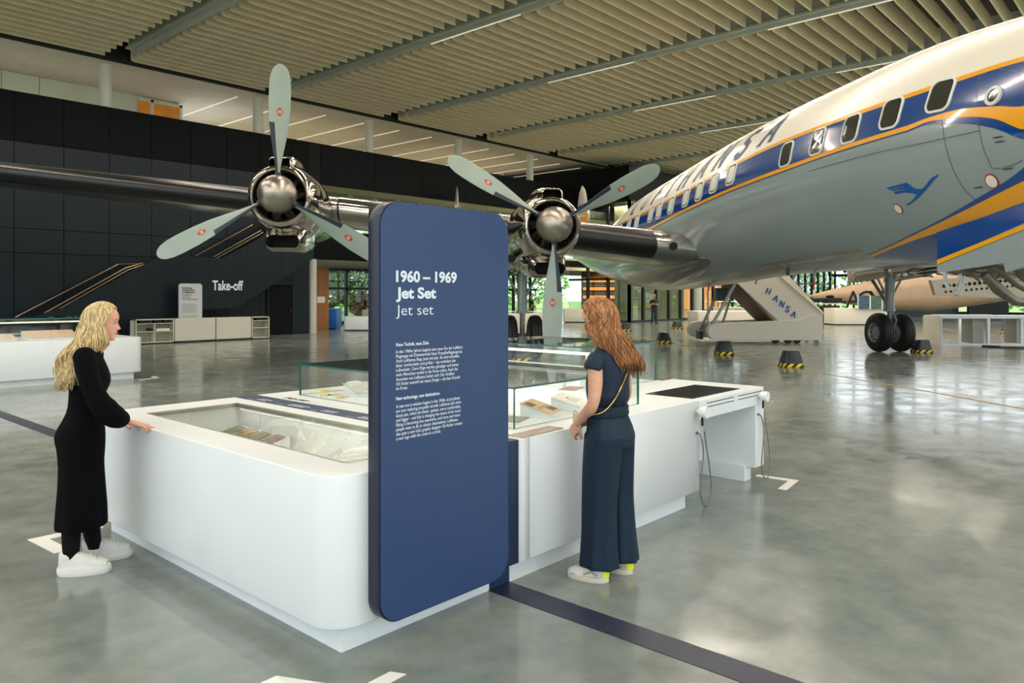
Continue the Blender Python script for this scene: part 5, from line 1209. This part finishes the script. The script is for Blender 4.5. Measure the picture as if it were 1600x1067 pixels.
def hair_strands(name, path, n, root, m, seed, r=.0045, wave=.010, spread=(.78, 1.03), fr=(5, 9)):
    """path(theta, t) -> (point on outer hair shell, centre)"""
    rnd = random.Random(seed); mb = MB()
    for i in range(n):
        th = rnd.uniform(0, 1); k = rnd.uniform(*spread); f = rnd.uniform(*fr); ph = th*9+rnd.uniform(-.7, .7); tend = 1-.2*rnd.random()**1.6; pts = []; rs = []; M_ = 20; r_i = r*rnd.uniform(.6, 1.3); drift = rnd.uniform(-.05, .05)
        for j in range(M_+1):
            t = tend*j/M_; th2 = th+drift*t*t; P, c = path(min(.999, max(0.001, th2)), t); g = 1+(k-1)*min(1, t*1.5); v = c+(P-c)*g; wv = wave*min(1, t*2)*(.35+t)
            dr_ = (P-c); dr_.z = 0; dr_ = dr_.normalized() if dr_.length > 1e-5 else Vector((1, 0, 0)); sdv = Vector((-dr_.y, dr_.x, 0))
            v = v+dr_*wv*math.sin(f*t*2+ph)+sdv*wv*math.cos(f*t*2+ph*1.3); pts.append(v); rs.append((r_i*(1-.75*t**3), r_i*.6*(1-.7*t**3)))
        mb.tube(pts, rs, 5, cap=True)
    o = mb.build(name, m, root, 'all'); o['kind'] = 'stuff'; return o
def hair_shell(name, path, root, m, k=.95, nth=60, nt=26, rip=.02):
    rg = []
    for j in range(nt+1):
        t = j/nt*.93; r = []
        for i in range(nth+1):
            P, c = path(min(.999, max(.001, i/nth)), t); r.append(c+(P-c)*(k+rip*math.sin(i*1.7+j*.5)))
        rg.append(r)
    mb = MB(); mb.rings(rg, False, closed=False); o = mb.build(name, m, root, 'all'); md = o.modifiers.new('s', 'SOLIDIFY'); md.thickness = .012; md.offset = -1; return o
def hairmat(name, c1, c2, dark):
    m = bpy.data.materials.new(name); m.use_nodes = True; n = m.node_tree.nodes; l = m.node_tree.links; b = n['Principled BSDF']; b.inputs['Roughness'].default_value = .42; b.inputs['Specular IOR Level'].default_value = .4
    t = n.new('ShaderNodeTexCoord'); mp = n.new('ShaderNodeMapping'); mp.inputs['Scale'].default_value = (60, 60, 3); ns = n.new('ShaderNodeTexNoise'); ns.inputs['Scale'].default_value = 1.5; ns.inputs['Detail'].default_value = 3
    l.new(t.outputs['Object'], mp.inputs[0]); l.new(mp.outputs[0], ns.inputs['Vector']); r = n.new('ShaderNodeValToRGB'); r.color_ramp.elements[0].position = .3; r.color_ramp.elements[1].position = .68
    r.color_ramp.elements[0].color = (*lin(dark), 1); r.color_ramp.elements[1].color = (*lin(c1), 1); e = r.color_ramp.elements.new(.5); e.color = (*lin(c2), 1); l.new(ns.outputs['Fac'], r.inputs[0]); l.new(r.outputs[0], b.inputs['Base Color']); return m
def shoe(root, heel, ang, L, main, sole, extra, chunky=0.):
    """sneaker: heel position on the floor, heading ang"""
    M = Matrix.Translation(heel) @ Matrix.Rotation(ang, 4, 'Z'); s = L/.27
    def ring(z, grow=0., heelup=0):
        out = []
        for k in range(36):
            t = k/36*2*math.pi; x = .135-.135*math.cos(t); u = x/.27
            w = (.034+.016*math.sin(min(1, u*1.1)*math.pi*.95)+.006*math.sin(u*math.pi))*min(1, math.sqrt(max(0, 1-(2*u-1)**8))*1.0+.0)
            y = math.copysign(w, math.sin(t))*min(1, abs(math.sin(t))*2.2); c_ = .135
            out.append(M @ Vector((((x-c_)*(1+grow)+c_)*s, y*(1+grow)*s, z*s)))
        return out
    hs = .032+chunky
    g = .02+chunky*2
    MB().rings([ring(.0, g-.04), ring(.006, g), ring(hs*.6, g+.01), ring(hs, g-.02)], True).build('sole', sole, root, True)
    up = MB(); rg = []
    for i in range(15):
        x = .012+.245*i/14; u = x/.27; h = interp([(0, .088), (.1, .095), (.3, .088), (.45, .082), (.6, .066), (.75, .048), (.9, .036), (1.0, .018)], u)[0]; w = interp([(0, .022), (.06, .031), (.3, .034), (.55, .043), (.75, .046), (.9, .038), (1, .018)], u)[0]
        rg.append([M @ Vector((x*s, math.copysign(abs(math.cos(t))**.8, math.cos(t))*w*s, (hs-.006+h*max(0, math.sin(t))**.75)*s)) for t in [math.pi*j/16 for j in range(17)]])
    up.rings(rg, True); u_ = up.build('upper', main, root, True)
    lc = MB()
    for i in range(5):
        x = .125+.022*i; h = interp([(0, .088), (.45, .084), (.6, .068), (.8, .047)], x/.27)[0]; lc.tube([M @ Vector((x*s, -.026*s, (hs+h*.72)*s)), M @ Vector(((x+.002)*s, -.012*s, (hs+h*.93)*s)), M @ Vector(((x+.004)*s, 0, (hs+h-.004)*s)), M @ Vector(((x+.002)*s, .012*s, (hs+h*.93)*s)), M @ Vector((x*s, .026*s, (hs+h*.72)*s))], .0026, 6)
    lc.build('laces', M_paper, root, True)
    cl = MB(); rg = []
    for z, w, dx in ((.07, .033, 0), (.095, .034, -.002), (.105, .031, -.002)): rg.append([M @ Vector((.052*s+dx+.044*s*math.cos(t), w*s*math.sin(t), (z+hs-.03)*s)) for t in [2*math.pi*j/20 for j in range(20)]])
    cl.rings(rg, True); cl.build('collar', main, root, True)
    if extra:
        hm = MB(); rg = []
        for z in (hs+.004, hs+.03, hs+.055, hs+.072): rg.append([M @ Vector(((.034-.038*math.cos(t))*s, .0355*math.sin(t)*s, z*s)) for t in [R_(-75+150*j/12) for j in range(13)]])
        hm.rings(rg, False, closed=False); hm.build('heel_tab', extra[0], root, 'all')
        tp = MB(); rg = []
        for x, w, h in ((.185, .046, .036), (.21, .047, .034), (.235, .042, .030), (.262, .024, .018)): rg.append([M @ Vector((x*s, math.cos(t)*w*s, (hs-.004+h*math.sin(t))*s)) for t in [math.pi*j/12 for j in range(13)]])
        tp.rings(rg, False, closed=False); tp.build('toe_cap', extra[1], root, 'all')
        for sgn in (-1, 1):
            MB().tube([M @ Vector((.06*s, sgn*.036*s, (hs+.01)*s)), M @ Vector((.10*s, sgn*.038*s, (hs+.03)*s)), M @ Vector((.15*s, sgn*.044*s, (hs+.008)*s))], [(.003, .008)]*3, 6).build('side_trim', extra[1], root, True)

def skull(HMx, th, u, ax, ay, az, a_end, back):
    """hair direction over the skull: from the parting line to ear level"""
    k = abs(2*th-1)**1.5; root = Vector((.62*k-.35*(1-k), .0, .86)).normalized(); ang = R_(a_end+(360-2*a_end)*th); side = Vector((math.cos(ang), math.sin(ang), -.22)).normalized()
    bulge = Vector((.35*k, 1.0 if th < .5 else -1.0, .55)).normalized()
    d = (root*(1-u)**2+bulge*2*u*(1-u)*(.75*k)+side*u*u+root*(2*u*(1-u)*(.5-.2*k))+side*(2*u*(1-u)*.35)).normalized()
    return Vector((d.x*ax, d.y*ay, d.z*az))
# ---------------------------------------------------------------- woman in black knit dress
pw = W(-2.715, 4.76, 0); hd = math.atan2(-.451, .889)
w1 = empty('person', (pw.x, pw.y, 0), hd); tag(w1, 'woman with long wavy blonde hair in a long black knit dress touching the counter', 'person')
M_knit = mat('black_knit', (6, 7, 10), .9, var=.25, scale=60, bump=.25, bscale=160, spec=.1, stretch=(1, 1, .3)); M_tights = mat('sheer_tights', (14, 12, 13), .7, spec=.12)
TOP = CH
# dress, centre x, half depth, half width
DR = [(.262, .002, .140, .185, .05), (.30, .002, .141, .184, .045), (.40, .004, .137, .178, .035), (.52, .004, .130, .172, .025), (.66, .002, .126, .172, .015), (.76, .0, .134, .178, .006), (.83, -.006, .141, .178, .0), (.88, .0, .132, .170, 0), (.93, .012, .117, .150, 0), (.99, .022, .102, .130, 0), (1.04, .026, .098, .122, 0), (1.10, .036, .104, .128, 0), (1.16, .048, .116, .142, 0), (1.21, .050, .112, .150, 0), (1.27, .044, .098, .165, 0), (1.32, .038, .082, .168, 0), (1.355, .040, .066, .135, 0), (1.38, .046, .055, .085, 0), (1.405, .052, .050, .060, 0)]
mb = MB(); rg = []
for i in range(72):
    z = .262+(1.405-.262)*i/71; c, a, b, rp = interp(DR, z); rg.append(ell((c, 0, z), a, b, 56, rip=rp, rk=7, ph=1+z*2, sq=1-.16*min(1, max(0, (.8-z)/.4))))
mb.rings(rg, True)
# near (right) arm reaching to the counter edge; sleeve balloons at the cuff
shR = Vector((.045, -.165, 1.325)); elR = Vector((.135, -.235, 1.06)); wrR = Vector((.262, -.09, .935))
def limb(pts, n=22):
    out = []
    for i in range(n+1):
        t = i/n*(len(pts)-1); out.append(Vector(interp([(k, *p) for k, p in enumerate(pts)], t)))
    return out
def sleeve(mb, pts, radii):
    P = limb(pts, 26); R2 = [interp([(i/(len(radii)-1), r) for i, r in enumerate(radii)], i/26)[0] for i in range(27)]
    R2 = [r*(1+.03*math.sin(i*1.9)) for i, r in enumerate(R2)]; mb.tube(P, R2, 20)
sleeve(mb, [shR+Vector((-.01, .05, .015)), shR, shR.lerp(elR, .5)+Vector((-.012, -.015, 0)), elR, elR.lerp(wrR, .5)+Vector((.012, -.02, -.035)), wrR+Vector((-.012, -.005, .0))], [.05, .066, .063, .060, .072, .066, .045])
shL = Vector((.045, .165, 1.325)); elL = Vector((.03, .25, 1.08)); wrL = Vector((.20, .10, .925))
sleeve(mb, [shL+Vector((-.01, -.05, .015)), shL, shL.lerp(elL, .5), elL, elL.lerp(wrL, .5)+Vector((0, 0, -.03)), wrL], [.05, .062, .056, .052, .062, .06, .042])
remesh(mb, 'knit_dress', M_knit, w1, .009, 6)
# body
bm_ = MB(); HM = Matrix.Translation((.118, 0, 1.545)) @ Matrix.Rotation(R_(7), 4, 'Y') @ Matrix.Rotation(R_(-4), 4, 'Z')
head_mb(bm_, HM)
bm_.tube([(.045, 0, 1.33), (.055, 0, 1.39), (.075, 0, 1.44), (.088, 0, 1.49)], [.06, .050, .046, .048], 20)
rg = [ell((c, 0, z), a-.012, b-.012, 32) for z, c, a, b in ((.80, -.004, .105, .14), (.88, .0, .110, .145), (1.0, .022, .092, .12), (1.12, .04, .098, .125), (1.22, .048, .10, .14), (1.30, .04, .08, .155), (1.36, .042, .05, .10), (1.39, .05, .045, .055))]; bm_.rings(rg, True)
for s, el, wr in ((-1, elR, wrR), (1, elL, wrL)):
    sh_ = Vector((.045, s*.15, 1.32)); bm_.tube(limb([sh_, sh_.lerp(el, .5), el, el.lerp(wr, .5), wr], 16), [.046, .044, .043, .042, .041, .040, .039, .038, .037, .036, .034, .032, .030, .028, .026, .024, .023], 16)
ankR = Vector((-.04, -.10, .09)); ankL = Vector((.055, .10, .09))
for s, an in ((-1, ankR), (1, ankL)):
    bm_.tube(limb([(0, s*.09, .86), (.012, s*.095, .66), (.012, s*.095, .48), (an.x*.6-.01, s*.098, .34), (an.x, an.y, .12), (an.x+.002, an.y, .06)], 20), [interp([(0, .060), (.2, .066), (.35, .058), (.45, .050), (.6, .052), (.8, .040), (.92, .033), (1, .034)], i/20)[0] for i in range(21)], 16)
tips = hand(bm_, wrR+Vector((.015, .0, -.02)), (.93, .16, -.33), (.25, .15, -.95), 1, (.18, .10, .22, .45), .26, .178, (.75, .45))
tipsL = hand(bm_, wrL+Vector((.01, 0, -.015)), (.9, -.05, -.4), (.3, 0, -.95), -1, (.2, .2, .25, .3), .12, .175)
remesh(bm_, 'body', M_skin, w1, .0042, 2)
face_parts(HM, w1)
nl = MB()
for p, d, n_ in tips+tipsL: nl.ball(p-n_*.006+d*.001, (.0058, .0058, .0045), 10, 6)
nl.build('fingernails', mat('red_nails', (176, 20, 34), .2), w1, True)
tg = MB()
for s, an in ((-1, ankR), (1, ankL)):
    tg.tube(limb([(0, s*.09, .86), (.012, s*.095, .66), (.012, s*.095, .48), (an.x*.6-.01, s*.098, .34), (an.x, an.y, .12), (an.x+.002, an.y, .06)], 20)[8:20], [.006+interp([(0, .06), (.35, .058), (.45, .050), (.6, .052), (.8, .040), (.92, .033), (1, .034)], i/20)[0] for i in range(8, 20)], 20)
tg.build('tights', M_tights, w1, True)
sk = MB()
for an in (ankR, ankL): sk.tube([an+Vector((.004, 0, -.03)), an+Vector((0, 0, .02)), an+Vector((0, 0, .055))], [.042, .039, .040], 18)
sk.build('socks', M_shoe, w1, True)
shoe(w1, Vector((ankR.x-.072, ankR.y, 0)), R_(-8), .295, M_shoe, mat('sole_white', (222, 222, 216), .5), None, .012); shoe(w1, Vector((ankL.x-.072, ankL.y, 0)), R_(6), .295, M_shoe, mat('sole_white', (222, 222, 216), .5), None, .012)
# hair: theta 0..1 sweeps from the near temple round the back to the far temple
def path1(th, t):
    ang = R_(70+220*th)                            # around the head, 180 = back
    if t < .34:                                    # over the skull
        u = t/.34; r = skull(HM, th, u, .112, .098, .125, 72, 0); c = HM @ Vector((-.006, 0, .004)); P = HM @ (Vector((-.006, 0, .004))+r)
        return P, c.lerp(P, .15)
    u = (t-.34)/.66; z = 1.525-(1.525-1.125)*u
    cx, cy, ax, ay = interp([(0, .106, 0, .113, .098), (.12, .088, -.004, .112, .098), (.3, .045, -.02, .108, .105), (.5, -.012, -.035, .088, .108), (.7, -.045, -.045, .078, .098), (.88, -.06, -.05, .070, .085), (1, -.07, -.05, .045, .06)], u)
    fl = 1+.05*math.sin(u*13+ang*2)
    a2 = R_(70+220*th)*(1-0)+0
    w_ = max(0, 1-u*3)
    a2 = R_((70-40*(1-w_))+(220+80*(1-w_))*th)
    P = Vector((cx+ax*fl*math.cos(a2), cy+ay*fl*math.sin(a2), z)); return P, Vector((cx, cy, z))
MH1 = hairmat('blonde_hair', (236, 214, 166), (206, 178, 126), (150, 122, 80))
hs1 = hair_shell('hair', path1, w1, MH1, .93); hair_strands('hair_strands', path1, 360, hs1, MH1, 3, .0055, .022, fr=(6.5, 7.5))
MB().ball(HM @ Vector((-.008, -.084, -.030)), .004, 8, 6).build('earring', mat('silver', (200, 200, 200), .15, 1), w1, True)
# ---------------------------------------------------------------- woman in navy jumpsuit
pw2 = W(.585, 4.62, 0); hd2 = R_(97)
w2 = empty('person', (pw2.x, pw2.y, 0), hd2); tag(w2, 'woman with long auburn hair seen from behind in a sleeveless navy jumpsuit and sneakers', 'person')
M_js = mat('navy_fabric', (12, 35, 54), .6, var=.10, scale=9, bump=.15, bscale=7, spec=.35)
mb = MB(); rg = []
TOPS = [(.93, 0.0, .120, .165, .02), (.98, .0, .112, .150, .03), (1.02, .0, .100, .138, .03), (1.035, .0, .098, .135, .02), (1.06, .0, .108, .150, .03), (1.10, -.003, .120, .162, .02), (1.17, .0, .122, .163, .01), (1.25, -.006, .116, .166, .0), (1.32, -.012, .098, .178, 0), (1.365, -.014, .080, .165, 0), (1.40, -.006, .060, .105, 0), (1.425, .004, .048, .065, 0)]
for i in range(50):
    z = .93+(1.425-.93)*i/49; c, a, b, rp = interp(TOPS, z); rg.append(ell((c, 0, z), a, b, 56, rip=rp, rk=14, ph=1))
mb.rings(rg, True)
for s in (-1, 1): mb.tube([(-.012, s*.12, 1.345), (-.012, s*.165, 1.33), (-.008, s*.198, 1.295), (-.006, s*.208, 1.272)], [(.055, .046), (.058, .056), (.056, .053), (.053, .05)], 20)
top_ = remesh(mb, 'jumpsuit_top', M_js, w2, .008, 5)
mb = MB(); mb.rings([ell((0, 0, z), a, b, 72, rip=r, rk=22) for z, a, b, r in ((.985, .118, .158, .008), (.992, .121, .162, .014), (1.02, .117, .156, .014), (1.04, .119, .158, .014), (1.046, .114, .153, .008))], True); mb.build('waistband', M_js, w2, True)
mb = MB(); rg = []
for z, c, a, b, r in ((.80, -.02, .135, .178, 0), (.86, -.022, .14, .18, .004), (.92, -.014, .130, .172, .008), (.97, -.004, .116, .156, .014), (.99, 0, .112, .150, .02)): rg.append(ell((c, 0, z), a, b, 56, rip=r, rk=18))
mb.rings(rg, True)
for s, fx in ((1, -.0), (-1, -.045)):
    rg = []
    for i in range(46):
        z = .875-(.875-.082)*i/45; t = i/45
        cx, cy, a, b = interp([(0, -.016, .078, .125, .098), (.25, .0, .088, .120, .092), (.5, .01, .094, .112, .086), (.75, .010, .094, .112, .088), (1, .010, .096, .122, .096)], t)
        rg.append(ell((cx+fx*t, s*cy, z), a, b, 48, rip=.02+.05*t, rk=7, ph=1.2*s+t*1.5))
    mb.rings(rg, True)
remesh(mb, 'jumpsuit_trousers', M_js, w2, .008, 4)
bm_ = MB(); HM2 = Matrix.Translation((.055, .012, 1.575)) @ Matrix.Rotation(R_(24), 4, 'Z') @ Matrix.Rotation(R_(22), 4, 'Y')
head_mb(bm_, HM2)
bm_.tube([(-.015, 0, 1.34), (-.006, 0, 1.41), (.015, 0, 1.46), (.03, .005, 1.51)], [.058, .050, .046, .047], 20)
bm_.rings([ell((c, 0, z), a-.012, b-.012, 32) for z, c, a, b in ((.82, -.02, .13, .165), (.9, -.015, .122, .16), (1.02, 0, .092, .13), (1.12, 0, .105, .14), (1.24, -.004, .10, .145), (1.32, -.01, .085, .155), (1.37, -.01, .055, .12), (1.41, -.002, .044, .06))], True)
sL = Vector((-.005, .175, 1.315)); eL = Vector((-.03, .245, 1.075)); hL = Vector((.115, .175, .945)); sR_ = Vector((-.005, -.175, 1.315)); eR = Vector((.0, -.225, 1.06)); hR = Vector((.185, -.02, .91))
for s_, e_, h_ in ((sL, eL, hL), (sR_, eR, hR)):
    bm_.tube(limb([s_, s_.lerp(e_, .5)+Vector((-.012, 0, 0)), e_, e_.lerp(h_, .5), h_], 20), [interp([(0, .046), (.25, .043), (.48, .035), (.6, .036), (.85, .026), (1, .023)], i/20)[0] for i in range(21)], 18)
t1 = hand(bm_, hL, (.45, -.25, -.60), (-.3, -.95, 0), 1, (.45, .5, .55, .6), .05, .168, (.6, .5)); t2 = hand(bm_, hR, (.0, .9, -.2), (-.8, .1, -.4), 1, (.5, .5, .55, .6), .05, .165, (.6, .4))
for s, fx in ((1, 0.), (-1, -.06)): bm_.tube(limb([(-.01, s*.088, .86), (.0, s*.09, .5), (.012+fx*.8, s*.10, .13), (.014+fx, s*.10, .06)], 16), [interp([(0, .085), (.45, .052), (.6, .054), (.9, .034), (1, .036)], i/16)[0] for i in range(17)], 16)
remesh(bm_, 'body', mat('skin_freckled', (212, 158, 128), .5, var=.07, scale=40), w2, .0042, 2)
face_parts(HM2, w2, brow=(130, 84, 48))
nl = MB()
for p, d, n_ in t1+t2: nl.ball(p-n_*.006+d*.001, (.0055, .0055, .004), 10, 6)
nl.build('fingernails', mat('nail_plain', (226, 180, 160), .25), w2, True)
def path2(th, t):
    ang = R_(62+236*th)
    if t < .36:
        u = t/.36; r = skull(HM2, th, u, .116, .103, .128, 66, 0)
        c = HM2 @ Vector((-.006, 0, .004)); P = HM2 @ (Vector((-.006, 0, .004))+r); return P, c.lerp(P, .15)
    u = (t-.36)/.64; z = 1.535-(1.535-1.235)*u
    cx, cy, ax, ay = interp([(0, .052, .008, .122, .104), (.15, .030, .004, .124, .110), (.4, -.028, -.022, .112, .130), (.65, -.075, -.048, .092, .142), (.85, -.098, -.066, .080, .142), (1, -.108, -.075, .065, .128)], u)
    w_ = max(0, 1-u*2.2); a2 = R_((62-22*(1-w_))+(236+44*(1-w_))*th); lift = .05*max(0, math.sin(a2))*u
    fl = 1+.03*math.sin(u*9+ang*3); zz = z+lift+.03*u*math.cos(a2*2)
    return Vector((cx+ax*fl*math.cos(a2), cy+ay*fl*math.sin(a2), zz)), Vector((cx, cy, zz))
MH2 = hairmat('auburn_hair', (204, 148, 94), (158, 102, 58), (94, 58, 34))
hs2 = hair_shell('hair', path2, w2, MH2, .94); hair_strands('hair_strands', path2, 420, hs2, MH2, 9, .0050, .010, (.84, 1.04), fr=(4, 5))
M_gold = mat('gold_chain', (206, 170, 90), .25, 1)
ch = MB(); CP = [(-.07, -.14, 1.40), (-.112, -.10, 1.35), (-.126, -.025, 1.267), (-.126, .045, 1.19), (-.112, .095, 1.12), (-.086, .13, 1.065), (-.05, .158, 1.025), (.02, .178, 1.0), (.085, .16, .985)]
Pc = limb([Vector(p) for p in CP], 60)
ch.tube(Pc, [.0038+.0016*(i % 2) for i in range(61)], 6); ch.build('chain_strap', M_gold, w2, True)
bag = empty('clutch_bag', (.15, .115, .945), R_(-48)); bag.parent = w2; bag.name = 'clutch_bag'
MB().box((-.065, -.015, -.055), (.065, .015, .055)).build('bag_body', mat('bag_cream', (200, 184, 150), .4), bag, bevel=.012, seg=3); MB().box((-.068, -.003, -.058), (.068, .003, .058)).build('bag_rim', M_gold, bag)
nb = mat('neon_yellow', (232, 244, 20), .45); gb2 = mat('suede_grey', (168, 164, 146), .8)
for s, fx, an in ((1, 0., 8), (-1, -.06, -2)): shoe(w2, Vector((-.058+fx, s*.10, 0)), R_(an), .262, M_shoe, mat('sole_cream', (214, 206, 184), .6), (nb, gb2))
sk = MB()
for s, fx in ((1, 0.), (-1, -.06)): sk.tube([(.012+fx, s*.10, .06), (.012+fx, s*.10, .085)], [.037, .036], 14)
sk.build('ankle_socks', M_paper, w2, True)
# ---------------------------------------------------------------- distant people
def simple_person(px, py, d_, rz, shirt, trous, skin, hairc, h, label, arms='crossed'):
    p = G(px, py); e = empty('person', (p.x, p.y, 0), rz); tag(e, label, 'person'); k = h/1.72
    mb = MB(); Mh = Matrix.Diagonal((k, k, k, 1)) @ Matrix.Translation((.03, 0, 1.59)); head_mb(mb, Mh)
    mb.tube([(0, 0, 1.36*k), (.01, 0, 1.44*k), (.02, 0, 1.5*k)], [.055, .05, .05], 12); mb.rings([ell((0, 0, z*k), a, b, 24) for z, a, b in ((.85, .09, .14), (1.0, .09, .13), (1.2, .10, .155), (1.36, .07, .14))], True)
    for s in (-1, 1):
        el = Vector((.02, s*.25, 1.10*k)); wr = Vector((.20, -s*.06, 1.14*k)) if arms == 'crossed' else Vector((.12, s*.22, .9*k)); mb.tube(limb([(0, s*.17, 1.34*k), el, wr], 12), [.045]*5+[.038]*4+[.028]*4, 12); hand(mb, wr, (.2, -s*.9, 0) if arms == 'crossed' else (.4, 0, -.9), (-.9, 0, 0), -s, (.3,)*4, .05, .17)
        mb.tube([(0, s*.09, .9*k), (.0, s*.10, .5*k), (-.01, s*.13, .08)], [.075, .05, .035], 12)
    remesh(mb, 'body', mat('skin_%d' % skin[0], skin, .5), e, .009, 1)
    mb = MB(); mb.rings([ell((0, 0, z*k), a, b, 28) for z, a, b in ((.88, .12, .17), (1.0, .115, .165), (1.2, .13, .18), (1.33, .11, .19), (1.40, .06, .10), (1.42, .05, .06))], True)
    for s in (-1, 1): mb.tube(limb([(0, s*.15, 1.35*k), (.0, s*.2, 1.28*k), (.01, s*.235, 1.16*k)], 6), [.06, .06, .06, .058, .056, .055, .052], 12)
    remesh(mb, 'shirt', shirt, e, .012, 2)
    mb = MB(); mb.rings([ell((0, 0, z*k), a, b, 24) for z, a, b in ((.78, .12, .17), (.9, .115, .165), (.98, .11, .15))], True)
    for s in (-1, 1): mb.tube([(0, s*.085, .86*k), (.01, s*.10, .5*k), (-.01, s*.13, .07)], [.092, .07, .058], 16)
    remesh(mb, 'trousers', trous, e, .012, 2)
    for s in (-1, 1): shoe(e, Vector((-.07, s*.13, 0)), R_(8*s), .28, M_black, M_black, None)
    mb = MB(); mb.rings([[Mh @ Vector((-.012+.098*math.cos(el_)*math.cos(t)*1.0, .084*math.cos(el_)*math.sin(t), .116*math.sin(el_)+.004-(.02 if math.cos(t) < 0 and el_ < .3 else 0))) for t in [2*math.pi*j/24 for j in range(24)]] for el_ in [R_(25), R_(45), R_(65), R_(85)]], True); mb.build('hair', mat('hair_%d' % hairc[0], hairc, .7), e, True)
    return e
simple_person(1022, 506, 44, YAW+R_(180), M_black, mat('jeans', (36, 50, 70), .8), (190, 138, 112), (50, 40, 32), 1.76, 'man in black polo shirt and jeans standing with folded arms by the far glazing')
simple_person(831, 507, 42, YAW+R_(100), M_black, M_frame, (180, 128, 102), (34, 26, 22), 1.70, 'person in black clothes half hidden behind the left landing gear', 'down')
